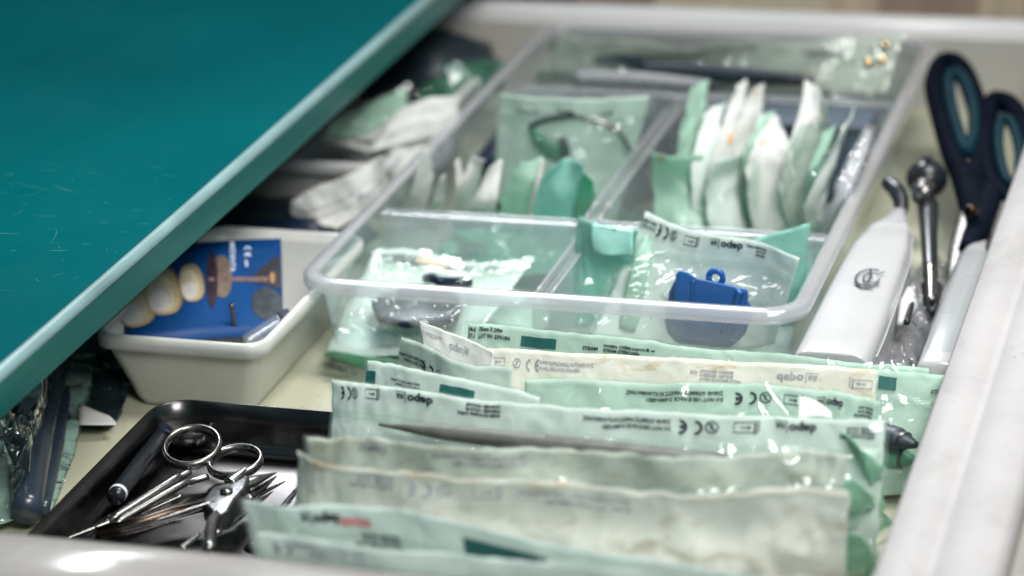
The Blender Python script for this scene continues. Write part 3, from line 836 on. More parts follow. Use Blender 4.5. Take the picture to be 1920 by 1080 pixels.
# ================================================================== LEFT POUCH with dark tube
tp = [P(-60, 990, 1.8), P(40, 770, 2.6), P(160, 560, 2.4)]
bt = [P(95, 965, .3), P(165, 800, .3), P(185, 600, .3)]
q1 = [P(95, 965, .3), P(135, 850, .5), P(165, 740, .6), P(200, 600, .6)]
q0 = [P(-60, 985, 1.0), P(-50, 860, 1.6), P(0, 700, 1.4), P(60, 540, 1.0)]
t, sf, L, H = pouch('clear pouch with a thick dark tube at the lower left corner', q1, q0, 31, back_mat='mint_paper', film_mat='dark_film', belly=2.4, amp=.25,
      prints=[([('logo', 6.2, .70), ('warn', 3.2, .70, .75), ('logo', 10, .70)], 'up', 'ink')])
t = thing('dark_tube', 'thick dark slate rubber tube inside the lower left pouch', 'tube', tuple(P(60, 950, .5)))
part('hose', tube([P(50, 960, 1.0), P(60, 850, 1.6), P(80, 740, 1.5), P(120, 600, 1.2)], [.6, .8, .85, .8], 16), 'slate_rubber', t)
part('fold', tube([P(82, 955, .7), P(104, 850, 1.0), P(120, 740, 1.0)], [.25, .3, .3], 12), 'slate_rubber', t)
t = thing('brown_wire', 'thin curved reddish brown wire over the lower left pouch', 'wire', tuple(P(20, 780, 2)))
part('wire', tube([P(-15, 795, 3.2), P(10, 775, 3.4), P(40, 772, 3.4), P(58, 785, 3.0)], [.08, .1, .1, .1], 8), 'brown_wire', t)
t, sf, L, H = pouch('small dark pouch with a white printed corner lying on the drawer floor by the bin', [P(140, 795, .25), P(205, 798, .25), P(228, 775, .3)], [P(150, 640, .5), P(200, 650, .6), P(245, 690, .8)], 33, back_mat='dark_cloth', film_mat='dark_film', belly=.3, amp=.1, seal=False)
part('white_corner', gridmesh(lambda u, v: P(148 + 70 * u, 797 - (12 + 28 * (1 - u)) * v * (1 if u < .9 else .4), .75 + .05 * math.sin(4 * u)), 6, 4), 'white_paper', t, solid=.02)

# ================================================================== FRONT ROW OF LONG POUCHES (back to front)
GL = 'long pouches standing in rows at the front of the drawer'
def lean(tops, dy, z=0.3, dx=0.0):
    return [V3((q.x + dx, q.y + dy, z)) for q in tops]
# A: back strip, upright print
tA = [P(878, 606, 4.90), P(1060, 622, 5.00), P(1300, 650, 5.00), P(1540, 672, 4.70), P(1742, 692, 4.40)]
pouch('long green pouch at the back of the row with dark green bar and size print', tA, lean(tA, -2.2), 1, front='film', back_mat='mint_paper', film_mat='green_film', group=GL, amp=.10, belly=.25, nu=80,
      prints=[([('lot', .05, .62), ('steame', 5.55, .78), ('steam', 6.35, .80), ],'up', 'ink'),
              ([('bar', 2.75, .75)], 'up', 'indicator_green'), ([('bar', 8.9, .88)], 'up', 'indicator_pink')])
# A2: short green piece at right with dark square
tA2 = [P(1560, 680, 5.2), P(1640, 692, 5.2), P(1790, 702, 5.1)]
# B: aged paper strip, mirrored faint print
tB = [P(915, 652, 5.00), P(1100, 662, 5.10), P(1350, 676, 5.10), P(1645, 692, 5.00)]
pouch('long pouch with yellowed paper back and faint mirrored print', tB, lean(tB, -2.2), 2, front='paper', back_mat='aged_paper', film_mat='soft_film', group=GL, amp=.10, belly=.1,
      prints=[([('pouch', .35, .80), ('two', 1.45, .80), ('ce', 2.15, .78), ('warn', 2.9, .80, .95), ('eoe', 9.4, .78), ('eo', 9.4, .85), ('logo', 12.4, .85), ('pouch', 14.9, .85), ('two', 15.95, .85)], 'flip', 'faint_ink')])
tA3 = [P(1560, 688, 4.60), P(1660, 694, 4.60), P(1772, 702, 4.30)]
t, sf, L, H = pouch('green pouch behind the right ledge marked with a small dark square', tA3, lean(tA3, -2.4), 3, film_mat='green_film', group=GL, amp=.12, belly=.5,
      prints=[([('sq', 2.0, .75)], 'up', 'indicator_green'), ([('steame', 4.0, .95)], 'up', 'ink')])
# B2: slanted paper strip upper left, and D with rotated text
tB2 = [P(783, 600, 5.20), P(860, 628, 5.30), P(925, 660, 5.30)]
pouch('narrow slanted pale pouch end with large mirrored lettering', tB2, [P(795, 655, 4.4), P(850, 690, 4.3), P(925, 720, 4.3)], 4, front='paper', back_mat='white_paper', film_mat='soft_film', group=GL, amp=.05, belly=.05,
      prints=[([('warn', .1, .62, .5), ('logo', 2.0, .9)], 'flip', 'faint_ink')])
tD = [P(752, 632, 4.80), P(800, 650, 5.00), P(870, 680, 5.10), P(960, 690, 5.10)]
pouch('small green pouch end whose print is turned upside down behind the white fold', tD, lean(tD, -1.6, 1.0), 5, group=GL, amp=.06, belly=.15, film_mat='soft_film',
      prints=[([('warn', .0, .95, .8), ('ce', 2.0, 1.1, 1.1), ('two', 2.9, 1.1)], 'rot', 'ink')])
# C: strip with clear rotated print
tC = [P(985, 712, 5.30), P(1180, 716, 5.40), P(1400, 722, 5.40), P(1560, 734, 5.30), P(1650, 752, 5.10)]
pouch('long green pouch with sharp black print turned upside down along its top', tC, lean(tC, -2.2), 6, group=GL, amp=.12, belly=.45, film_mat='green_film',
      prints=[([('warn', 3.35, .72), ('ce', 6.5, .72), ('two', 7.35, .72), ('pouch', 8.1, .72), ('logo', 9.6, .76), ('eo', 11.7, .8), ('eoe', 13.8, .62)], 'rot', 'ink')])
# E: slanted white-green strip with dark bars
tE = [P(690, 676, 5.6), P(760, 688, 5.8), P(880, 712, 5.9), P(1010, 745, 5.8)]
pouch('pale green pouch with two short dark bars slanting behind the front row', tE, [q + V3((0, -1.8, -3.4)) for q in tE], 7, group=GL, amp=.07, belly=.2, back_mat='pale_paper', film_mat='soft_film',
      prints=[([('sq', .05, .9), ('bar', 4.4, .7, .8)], 'up', 'indicator_green'), ([('warn', 1.9, .8, .6)], 'rot', 'ink')])
# crumpled film bit on it
def crumple(name, label, cat, center, rx, ry, rz, mat, seed, n1=26, n2=16, amp=.35, parent=None, pname='body'):
    c_ = V3(center)
    t_ = parent or thing(name, label, cat, tuple(c_ - V3((0, 0, rz))))
    def f(u, v):
        a = 2 * math.pi * u; b = math.pi * v
        d = V3((math.cos(a) * math.sin(b), math.sin(a) * math.sin(b), math.cos(b)))
        k = 1 + amp * noise.noise(d * 1.7 + V3((seed, seed, 0))) + amp * .8 * abs(noise.noise(d * 4 + V3((seed, 0, 3))))
        return c_ + V3((d.x * rx * k, d.y * ry * k, d.z * rz * k))
    part(pname, gridmesh(f, n1, n2, closed=True), mat, t_)
    return t_
# F: left strip with CE, holds steel tweezers
tF = [P(622, 712, 6.0), P(700, 722, 6.1), P(850, 745, 6.1), P(1020, 768, 6.1), P(1250, 778, 6.0), P(1450, 786, 6.0), P(1600, 790, 5.9), P(1668, 782, 5.8)]
tF = [P(622, 712, 6.0), P(720, 724, 6.1), P(900, 748, 6.1), P(1080, 765, 6.1), P(1280, 774, 6.0), P(1480, 782, 6.0), P(1660, 790, 5.8)]
pouch('long pale pouch at mid row with printed strip over steel tweezers', tF, [q + V3((.3 * (1 if i < 2 else 0) , -2.2, -5.6)) for i, q in enumerate(tF)], 8, group=GL, amp=.14, belly=.55, back_mat='pale_paper', film_mat='soft_film', nu=90,
      prints=[([('ce', .75, .62, 1.05), ('two', 1.6, .62, 1.05), ('pouch', 2.4, .62, 1.05), ('logo', 4.1, .66, 1.05), ('eo', 6.3, .62, 1.05), ('warn', 11.0, .72, 1.05), ('ce', 14.2, .7, 1.1), ('two', 15.1, .7, 1.1), ('pouch', 15.9, .7, 1.1), ('logo', 17.4, .7, 1.1), ('eo', 19.7, .7, .9)], 'rot', 'ink')])
ta, tb = P(715, 790, 5.2), P(1360, 866, 5.0)
t = thing('tweezers', 'long ribbed steel tweezers seen through the film of the mid row pouch', 'tweezers', tuple(ta + V3((5, -.6, -.6))))
off = V3((0, -.28, 0))
part('arm', tube([ta + off, ta * .8 + tb * .2 + off, ta * .5 + tb * .5 + off, tb + off], [.06, .36, .42, .52], 14, 30, flat=.8), 'dull_steel', t)
ribs = [tube([ta * (1 - k) + tb * k + off + V3((0, 0, -.42)), ta * (1 - k) + tb * k + off + V3((0, -.36, 0)), ta * (1 - k) + tb * k + off + V3((0, 0, .42))], .035, 5, 6) for k in [.5 + .012 * i for i in range(38)]]
part('grip_ribs', join(*ribs), 'dull_steel', t, stuff=True)
# white paper tip between C and F
wt = P(1500, 742, 6.5)
t = thing('paper_tip', 'small torn white paper corner sticking up behind the second strip', 'paper', tuple(P(1525, 790, 5.4)))
part('sheet', gridmesh(lambda u, v: P(1497 + 62 * u, 786 - 44 * v * (1 - .75 * u) , 5.9 + .0 * v) + V3((0, .3 * math.sin(3 * u), 0)), 8, 6), 'white_paper', t, solid=.03)
# G, H: large front pouches seen from their paper/film side
tG = [P(577, 818, 6.2), P(700, 822, 6.4), P(900, 840, 6.5), P(1100, 848, 6.4), P(1300, 858, 6.4), P(1480, 846, 6.3), P(1585, 850, 6.1)]
pouch('wide cloudy pouch with a wavy top edge in the front row', tG, lean(tG, -1.6), 9, front='film', group=GL, amp=.42, belly=1.2, back_mat='grey_green_paper', film_mat='soft_film', nu=90, edge=.12,
      prints=[([('logo', 2.6, .7, .9), ('warn', 5.2, .7, 1.0)], 'rot', 'faint_ink')])
tH = [P(556, 846, 6.2), P(630, 872, 6.3), P(780, 886, 6.5), P(960, 898, 6.5), P(1150, 916, 6.5), P(1300, 930, 6.4), P(1450, 912, 6.4), P(1592, 922, 6.2)]
pouch('big foremost upright pouch with cream coloured sealed edge and faint print', tH, lean(tH, -1.3), 10, front='paper', group=GL, amp=.30, belly=.6, back_mat='grey_green_paper', film_mat='soft_film', nu=90, edge=.10,
      prints=[([('eo', 3.4, .75, 1.1), ('ce', 5.6, .8, 1.1), ('two', 6.6, .8, 1.1), ('pouch', 7.6, .8, 1.1), ('warn', 9.0, .9, 1.2)], 'rot', 'faint_ink')])
part('sealed_edge', (lambda s_: gridmesh(lambda u, v: s_(u, 1.005 - .035 * v, .08), 80, 3))(make_surf(tH, lean(tH, -1.3), 10, .30, 1.0, edge=.10)[0]), 'aged_paper', bpy.data.objects[[o.name for o in scene.objects if o.get('label', '').startswith('big foremost')][0]])
# I, J: nearest
tI = [P(455, 938, 5.9), P(560, 948, 6.1), P(700, 950, 6.2), P(860, 978, 6.2), P(1060, 1024, 6.1), P(1300, 1062, 6.0), P(1420, 1085, 6.0)]
pouch('nearest pale pouch with blurred print and a red mark', tI, [q + V3((.6, .3, -5.6)) for q in tI], 11, front='film', group=GL, amp=.15, belly=.5, back_mat='pale_paper', film_mat='soft_film', nu=80,
      prints=[([('logo', 3.2, .9, 1.3), ('eo', 5.2, 1.6, 1.3)], 'rot', 'ink'), ([('bar', 9.6, 1.15, 1.5)], 'up', 'indicator_green'), ([('bar', 4.9, .75, .75)], 'up', 'red_mark')])
tJ = [P(480, 1000, 5.6), P(640, 1018, 5.7), P(820, 1040, 5.7), P(1000, 1052, 5.7), P(1200, 1075, 5.6)]
pouch('pale green pouch edge lying against the front wall of the drawer', tJ, [q + V3((.6, .3, -5.2)) for q in tJ], 12, front='film', group=GL, amp=.15, belly=.3, back_mat='pale_paper', film_mat='soft_film',
      prints=[([('ce', .6, .7), ('warn', 1.4, .7)], 'rot', 'faint_ink')])
# right ends: green crumpled pouch sides
for k, (tt, bb, lab, mat, fm) in enumerate([
    ([P(1560, 812, 5.4), P(1612, 850, 5.2), P(1660, 868, 4.6)], [P(1560, 960, 1.0), P(1610, 1010, .6), P(1668, 985, .5)], 'crumpled green pouch end standing by the right ledge', 'soft_green_sheet', 'green_film'),
    ([P(1560, 905, 5.0), P(1600, 900, 4.8), P(1640, 930, 4.0)], [P(1560, 1050, .6), P(1600, 1040, .4), P(1640, 1000, .4)], 'curled green film edge at the right end of the front row', 'soft_green_sheet', 'green_film'),
    ([P(1560, 985, 4.6), P(1600, 1010, 4.3), P(1625, 1070, 3.2)], [P(1550, 1110, .5), P(1590, 1110, .4), P(1620, 1110, .4)], 'green pouch corner at the bottom right of the front row', 'soft_green_sheet', 'soft_film')]):
    pouch(lab, tt, bb, 40 + k, group=GL, amp=.45, belly=.5, back_mat=mat, film_mat=fm, freq=1.6, edge=.2, seal=False)
# dark instruments by the right ledge
for k, (pa, pb, r_) in enumerate([((1650, 812, 2.6), (1718, 835, 2.6), .55), ((1650, 850, 1.6), (1715, 862, 1.6), .6), ((1640, 885, .7), (1700, 893, .7), .55)]):
    a, b = P(*pa), P(*pb)
    t = thing('dark_grip_tool', ['pointed dark tool tip inside the green pouch, highest of three', 'middle dark green tool handle beside the right ledge', 'lowest dark tool handle resting on the drawer floor by the ledge'][k], 'handle', tuple(a), 'dark handles by the right ledge')
    part('grip', tube([a, (a + b) / 2, b], [r_, r_, r_ * (.3 if k < 2 else .9)], 12, flat=.8), 'dark_cloth' if k != 1 else 'leaf_green', t)
    part('collar', tube([a * .4 + b * .6, a * .3 + b * .7], r_ * .85, 12, flat=.8), 'black_plastic', t)

# ================================================================== FRONT LEFT COMPARTMENT
tX = [P(706, 468, 3.2), P(790, 472, 3.3), P(900, 492, 3.2), P(1003, 482, 3.5)]
bX = [P(612, 655, 1.0), P(700, 668, 1.0), P(790, 665, 1.2), P(885, 640, 2.0)]
def bent(top, bot, z):
    return top, bot
t, sf, L, H = pouch('printed clear pouch with a dark blue object in the front left compartment', tX, bX, 51, film_mat='clear_film', back_mat='mint_paper', amp=.15, belly=1.0, edge=.04,
      prints=[([('steam', .25, .95, 1.2)], 'rot', 'ink'), ([('bar', 2.6, .8, .9)], 'up', 'indicator_brown'), ([('warn', 4.0, .75, 1.0)], 'up', 'ink'),
              ([('steam', .5, H0, .85) for H0 in (8.2,)] + [('steame', 2.6, 8.3, .9)], 'up', 'ink')])
a = P(770, 570, 2.3)
t = thing('dark_blue_case', 'flat dark blue object lying inside the front left pouch', 'case', tuple(a - V3((0, 0, .6))))
part('body', slab_at([(694, 560), (706, 594), (764, 604), (858, 592), (868, 566), (846, 540), (762, 534)], 2.7, 2.3), 'dark_blue', t, bevel=.2)
part('clasp', tube([P(800, 522, 3.1), P(812, 522, 3.6), P(830, 528, 3.6), P(880, 530, 3.0)], .22, 10), 'dark_blue', t)
tY = [P(640, 560, 2.0), P(700, 520, 2.4), P(760, 500, 2.4)]
t, sf, L, H = pouch('bright green rounded pouch end at the bottom of the front left compartment', [P(606, 664, 1.1), P(680, 668, 1.3), P(760, 676, 1.3), P(860, 672, 1.2)], [P(612, 672, .35), P(680, 694, .3), P(760, 694, .3), P(860, 690, .3)], 52, front='film', back_mat='green_film_sheet', film_mat='green_film', amp=.1, belly=.4, seal=False)

# ================================================================== FRONT RIGHT COMPARTMENT
pouch('mint green pouch with a folded flap in the left of the front right compartment', [P(1084, 404, 5.6), P(1108, 418, 5.7), P(1192, 432, 5.8)], [P(1078, 612, 1.2), P(1120, 616, 1.1), P(1172, 612, 1.1)], 61, back_mat='mint_film_sheet', film_mat='green_film', amp=.25, belly=.45, freq=1.4)
t, sf, L, H = pouch('mint green pouch at the right rear of the front right compartment', [P(1375, 462, 5.2), P(1440, 440, 5.5), P(1519, 417, 5.8)], [P(1385, 600, 1.6), P(1440, 612, 1.2), P(1500, 612, 1.0)], 62, back_mat='mint_film_sheet', film_mat='green_film', amp=.2, belly=.4, freq=1.3)
# flap on mint pouch
fl = thing('pouch_flap', 'small folded mint flap standing over the left mint pouch', 'flap', tuple(P(1150, 480, 4.6)))
part('sheet', gridmesh(lambda u, v: P(1112 + 78 * u, 414 + 14 * u + v * (52 + 4 * math.sin(5 * u)), 5.9 - 1.0 * v) + V3((0, -.25 - .15 * math.sin(3 * v), 0)), 14, 10), 'mint_film_sheet', fl, solid=.03)
part('print', lay([('pouch', .25, .5, .9)], lambda s, q, off: P(1112 + 78 * s / 1.8, 414 + 14 * s / 1.8 + 50 * q / 1.3, 5.93 - 1.0 * q / 1.3) + V3((0, -.27, 0)), 3, 2, 'rot'), 'indicator_green', fl, smooth=False)
tZ = [P(1211, 396, 6.0), P(1262, 420, 6.1), P(1330, 440, 6.0), P(1420, 452, 5.9), P(1500, 484, 5.7)]
bZ = [P(1106, 640, 1.3), PY(1200, 655, 3.4), PY(1300, 655, 4.0), PY(1400, 655, 4.0), PY(1452, 645, 3.2)]
t, sf, L, H = pouch('clear pouch with crisp black print holding the blue mouth prop', tZ, bZ, 63, film_mat='clear_film', back_mat='pale_paper', amp=.06, belly=1.9, edge=.03, nu=70,
      prints=[([('warn', -.9, .66, .95)] if False else [((sh(el_lines(['DO NOT USE IF', 'ZARAR GÖRMÜŞ PA'], .2, .23, .01, .8)[0], 0, .23), 1.25), .08, .60, .9), ('ce', 1.35, .60, 1.05), ('two', 2.25, .64, 1.0), ('pouch', 3.0, .72, 1.05), ('logo', 4.5, .72, 1.1), ((sh(el_lines(['ORANGE', 'COLOUR', 'ETHYLENE OXIDE'], .17, .2, .01, .8)[0], 0, .3), .9), 6.35, .68, .85)], 'rot', 'ink')])
# keep its wide paper behind: a faint green stick inside
t = thing('green_stick', 'pale green flat stick inside the pouch left of the blue mouth prop', 'stick', tuple(P(1185, 600, 1.5)))
part('shaft', tube([P(1180, 615, 1.7) + V3((0, -.3, 0)), P(1205, 500, 4.2) + V3((0, -.5, 0)), P(1222, 440, 5.2) + V3((0, -.35, 0))], [.45, .45, .3], 14, flat=.4, up=(0, 1, 0)), 'soft_green_sheet', t)
# blue mouth prop
bp = thing('mouth_prop', 'blue rubber mouth prop with a small ring on top in the clear pouch', 'mouth prop', tuple(PY(1330, 640, 2.4)))
def F2(px, py, y): return PY(px, py, y)
body = [(1268, 512), (1275, 507), (1292, 511), (1306, 521), (1350, 531), (1378, 536), (1384, 541), (1400, 541), (1404, 556), (1392, 590), (1372, 634), (1352, 643), (1280, 632), (1264, 622), (1262, 600), (1264, 560)]
part('front_plate', loft([[F2(x, y, 1.75 + k) for x, y in body] for k in (0, .85)][::-1]), 'blue_rubber', bp, bevel=.14)
back = [(1255, 545), (1268, 520), (1380, 538), (1400, 560), (1412, 578), (1408, 600), (1396, 628), (1368, 655), (1270, 645), (1250, 625), (1246, 600)]
part('rear_plate', loft([[F2(x, y, 2.62 + k) for x, y in back] for k in (0, .6)][::-1]), 'blue_rubber', bp, bevel=.16)
c_ = F2(1342, 522, 2.5)
part('ring', ring(c_ + V3((0, 0, .02)), .30, .02, .32, .12, 0, 1.2), 'blue_rubber', bp)
part('ridge', tube([F2(1300, 525, 1.70), F2(1298, 560, 1.70), F2(1296, 600, 1.70)], [.09, .07, .04], 8), 'blue_rubber', bp)
part('ridge', tube([F2(1388, 545, 1.70), F2(1378, 575, 1.70), F2(1355, 625, 1.70)], [.2, .12, .1], 8), 'blue_rubber', bp)
part('step', tube([F2(1275, 600, 1.70), F2(1330, 612, 1.70), F2(1368, 606, 1.70)], [.07, .08, .07], 8), 'blue_rubber', bp)

# flat pouches added to fill and darken the bottoms of the compartments
def flatp(label, x0, x1, y0, y1, z, mat, fm, seed):
    pouch(label, [V3((x0, y1, z)), V3(((x0 + x1) / 2, y1 + .3, z + .4)), V3((x1, y1, z))], [V3((x0 + .2, y0, z - .2)), V3(((x0 + x1) / 2, y0, z + .1)), V3((x1, y0, z - .2))], seed, back_mat=mat, film_mat=fm, amp=.3, belly=.5, seal=False, group='flat pouches added under the standing ones', freq=1.3)
flatp('added green pouch lying flat on the bottom at the near end of the middle left compartment', 1.9, 9.3, 11.6, 19.5, .9, 'green_film_sheet', 'green_film', 141)
flatp('added dark pouch lying flat at the far end of the middle left compartment', 1.9, 9.6, 20.2, 28.6, 1.0, 'dark_cloth', 'dark_film', 142)
flatp('added green pouch lying flat under the standing pouches of the middle right compartment', 12.1, 20.5, 11.8, 21.0, .9, 'green_film_sheet', 'green_film', 143)
flatp('added grey green pouch lying flat at the bottom of the back compartment', 2.2, 20.3, 31.2, 38.6, 1.6, 'dark_cloth', 'green_film', 144)
flatp('pale pouch lying flat under the dark blue case in the front left compartment', 2.2, 9.6, 2.0, 8.4, .8, 'mint_paper', 'green_film', 145)

# ================================================================== MIDDLE LEFT COMPARTMENT
GM = 'small pouches standing in the middle compartments'
# big pouch with wire ring at the back of that compartment
tW = [P(936, 176, 7.0), P(1080, 184, 7.1), P(1218, 180, 7.1)]
bW = [P(925, 380, 1.4), P(1030, 390, 1.4), P(1165, 385, 1.4)]
t, sf, L, H = pouch('large mint pouch with a coiled wire standing at the back of the middle left compartment', tW, bW, 84, back_mat='mint_paper', film_mat='soft_film', amp=.15, belly=.6, group=GM,
      prints=[([('warn', .9, .95, .45), ('logo', 3.0, .95, .7), ('eo', 5.2, .95, .5)], 'rot', 'ink')])
wi = thing('wire_coil', 'dark wire bent into a wide loop inside the large mint pouch', 'wire', tuple(P(1100, 300, 4)))
wz = lambda x, y: P(x, y, 7.0 - (y - 180) * .0273) + V3((0, -.75, 0))
part('loop', tube([wz(1190, 275), wz(1168, 240), wz(1130, 218), wz(1080, 210), wz(1030, 216), wz(1000, 230)], [.09, .11, .12, .12, .14], 8), 'worn_steel', wi)
part('leaf_clip', tube([wz(1002, 228), wz(1018, 250), wz(1045, 275), wz(1068, 300)], [.12, .4, .5, .2], 12, flat=.4, up=(0, 1, 0)), 'leaf_green', wi)
part('clip', tube([wz(1062, 250), wz(1066, 275), wz(1070, 305)], [.2, .3, .15], 10), 'dark_cloth', wi)
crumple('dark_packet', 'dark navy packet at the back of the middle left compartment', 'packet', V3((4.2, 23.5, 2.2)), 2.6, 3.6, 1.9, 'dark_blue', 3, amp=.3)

# ================================================================== MIDDLE RIGHT COMPARTMENT
def face(label, b, m_, t_, fm, bm, seed, front='paper', zb=1.3, zm=4.9, zt=6.8, amp=.2, belly=.35, freq=1.2, spot=None, back_belly=.5):
    bot = [P(x, y, zb) for x, y in b]; mi = [P(x, y, zm) for x, y in m_]; top = [P(x, y, zt) for x, y in t_]
    t, sf, L, H = pouch(label, top, bot, seed, front=front, back_mat=fm, film_mat=bm, amp=amp, belly=belly, freq=freq, group=GM, edge=.12, seal=False, mid=mi, back_belly=back_belly)
    if spot:
        u0, v0 = spot
        part('orange_spot', gridmesh(lambda u, v: sf(u0 + .14 * u, v0 - .06 * v, .06, .25), 4, 3), 'orange_mark', t)
    return t
face('green pouch flap folded up beside the centre divider behind the green faced pouch', [(1255, 420), (1300, 420)], [(1272, 285), (1322, 260)], [(1292, 165), (1328, 150)], 'soft_green_sheet', 'green_film', 90, amp=.3)
face('green faced pouch at the near left corner with an orange spot on its rim', [(1232, 450), (1275, 450), (1318, 450)], [(1224, 350), (1270, 352), (1322, 350)], [(1220, 285), (1262, 296), (1318, 290)], 'soft_green_sheet', 'green_film', 91, zm=3.4, zt=5.1, spot=(.2, .97))
face('white seam edged pouch squeezed between the two green ones', [(1290, 440), (1330, 440)], [(1300, 300), (1345, 280)], [(1325, 215), (1362, 190)], 'pale_paper', 'green_film', 92, zt=6.1)
face('tall white pouch with a narrow pointed tip and an orange smear left of centre', [(1322, 440), (1385, 440)], [(1328, 300), (1392, 270)], [(1385, 158), (1402, 148)], 'white_paper', 'green_film', 93, spot=(.35, .62))
face('tall white pouch with a rust coloured tip next to the narrow pointed one', [(1345, 440), (1420, 440)], [(1362, 285), (1428, 262)], [(1412, 168), (1436, 155)], 'white_paper', 'soft_film', 94, spot=(.4, .98))
face('grey green pouch face with a raised left corner in front of the tall white pouches', [(1330, 450), (1365, 450), (1400, 450)], [(1322, 360), (1362, 350), (1405, 320)], [(1345, 305), (1390, 290), (1425, 250)], 'pale_paper', 'green_film', 95, zm=3.6, zt=5.2)
face('green film sided pouch between the grey green face and the white shoulder', [(1400, 440), (1440, 440)], [(1395, 300), (1445, 270)], [(1428, 215), (1452, 212)], 'soft_green_sheet', 'green_film', 96, zt=5.9)
face('wide white pouch with a steep right shoulder', [(1412, 450), (1445, 450), (1470, 450)], [(1396, 318), (1440, 300), (1490, 310)], [(1440, 222), (1452, 215), (1464, 232)], 'white_paper', 'green_film', 97, zt=6.0, spot=(.3, .7))
face('white pouch with the tallest bent tip near the right side', [(1474, 450), (1495, 450), (1515, 450)], [(1473, 320), (1505, 290), (1540, 262)], [(1512, 150), (1532, 165), (1552, 195)], 'white_paper', 'green_film', 98, zt=7.0)
face('dark green pouch standing in the gap right of the tallest tip', [(1500, 440), (1530, 440)], [(1520, 330), (1550, 300)], [(1545, 250), (1572, 235)], 'soft_green_sheet', 'green_film', 99, zt=5.8)
face('thin greyish pouch leaning towards the right wall with a cut lower corner', [(1518, 450), (1540, 450)], [(1514, 378), (1560, 320)], [(1580, 240), (1606, 200)], 'pale_paper', 'dark_film', 100, zm=4.2, zt=6.4)
faces_left = [
 ('white pouch with a pointed curled top nearest the left wall of the clear tray', [(752, 430), (790, 430)], [(772, 362), (812, 345)], [(788, 282), (800, 276)], 'white_paper', 'soft_film', 5.9),
 ('short white pouch tip second from the left wall of the clear tray', [(800, 430), (828, 430)], [(804, 385), (832, 372)], [(826, 335), (834, 326)], 'white_paper', 'soft_film', 5.0),
 ('thin dull white pouch edge between two curled tips', [(848, 420), (868, 420)], [(850, 360), (866, 352)], [(856, 300), (864, 296)], 'white_paper', 'green_film', 5.4),
 ('cream pouch bending over at its top in the middle left compartment', [(842, 430), (880, 430)], [(858, 362), (898, 350)], [(882, 292), (906, 300)], 'white_paper', 'green_film', 5.6),
 ('pouch with a ragged white edge and green film in the middle left compartment', [(880, 430), (925, 430)], [(884, 384), (936, 378)], [(925, 318), (944, 296)], 'white_paper', 'green_film', 5.4),
 ('pale green pouch with a white side seam facing the camera', [(935, 440), (985, 440)], [(946, 360), (1000, 360)], [(975, 300), (1018, 296)], 'soft_green_sheet', 'soft_film', 5.4),
 ('turquoise pouch with a peaked top near the centre divider', [(1000, 440), (1075, 440)], [(1006, 360), (1088, 360)], [(1035, 318), (1066, 300), (1094, 312)], 'mint_film_sheet', 'green_film', 5.5),
 ('dark green pouch tucked low against the centre divider', [(1070, 440), (1102, 430)], [(1078, 380), (1112, 370)], [(1088, 322), (1112, 340)], 'green_film_sheet', 'green_film', 5.0)]
for k, (lab, b, m_, t_, fm, bm, zt) in enumerate(faces_left):
    t = face(lab, b, m_, t_, fm, bm, 70 + k, zb=1.4, zm=3.4 if zt < 5.2 else 3.9, zt=zt, amp=.16)
    if k == 5:
        part('white_seam', tube([P(986, 430, 1.9), P(1003, 360, 4.1), P(1018, 300, 5.5)], [.16, .16, .1], 8, flat=.5), 'white_paper', t)
# twisted clear blue packet and dark blue back packet
t = thing('clear_packet', 'narrow crinkled clear packet leaning on the right wall of the clear tray', 'packet', (20.8, 15, 1))
part('film', tube([P(1545, 440, 2.2), P(1580, 360, 4.6), P(1612, 290, 5.6), P(1632, 238, 6.0)], [.5, .55, .5, .3], 12, 30, flat=.5), 'bag_film', t)
part('filling', tube([P(1545, 440, 2.2), P(1580, 360, 4.5), P(1612, 290, 5.5), P(1628, 245, 5.9)], [.3, .35, .3, .15], 10, 30, flat=.5), 'white_paper', t)
t = thing('blue_grey_box', 'slate blue box lying across the back of the middle right compartment', 'box', (17.5, 27, .3))
part('carton', box(12.5, 21.0, 25.6, 28.6, .3, 3.9), 'slate_box', t, bevel=.2)
part('lid', box(12.4, 21.1, 25.5, 28.7, 3.9, 4.3), 'slate_box', t, bevel=.15)

# ================================================================== BACK COMPARTMENT
t, sf, L, H = pouch('long clear pouch lying across the back compartment with gold glints', [P(1050, 66, 6.0), P(1250, 84, 6.0), P(1480, 78, 6.2), P(1690, 66, 6.4)], [P(1010, 140, 3.6), P(1200, 150, 3.6), P(1450, 165, 3.7), P(1660, 180, 3.8)], 120, back_mat='grey_green_paper', film_mat='soft_film', amp=.25, belly=1.0,
      prints=[([('warn', 13.2, .9, .8), ('logo', 17, .9, .8)], 'rot', 'ink')])
for k, (a, b, r_, mat, lab) in enumerate([((1040, 95, 4.7), (1300, 140, 4.6), .55, 'dark_cloth', 'long dark green rod under the pouch in the back compartment'),
                                        ((1200, 132, 4.9), (1500, 150, 4.9), .5, 'dark_cloth', 'dark rod crossing the right of the back compartment'),
                                        ((1080, 145, 4.6), (1330, 160, 4.6), .4, 'faint_ink', 'greyish pink strip low in the back compartment')]):
    a, b = P(*a), P(*b)
    t = thing('dark_rod', lab, 'rod', tuple(a - V3((0, 0, .5))), 'rods in the back compartment')
    part('shaft', tube([a, (a + b) / 2 + V3((0, 0, .1)), b], [r_, r_, r_ * .7], 12), mat, t)
    part('end_cap', tube([b, b + (b - a).normalized() * .8], [r_ * .7, r_ * .3], 12), 'black_plastic', t)
t = thing('gold_clip', 'small shiny gold clip under the film in the back compartment', 'clip', tuple(P(1640, 118, 5)))
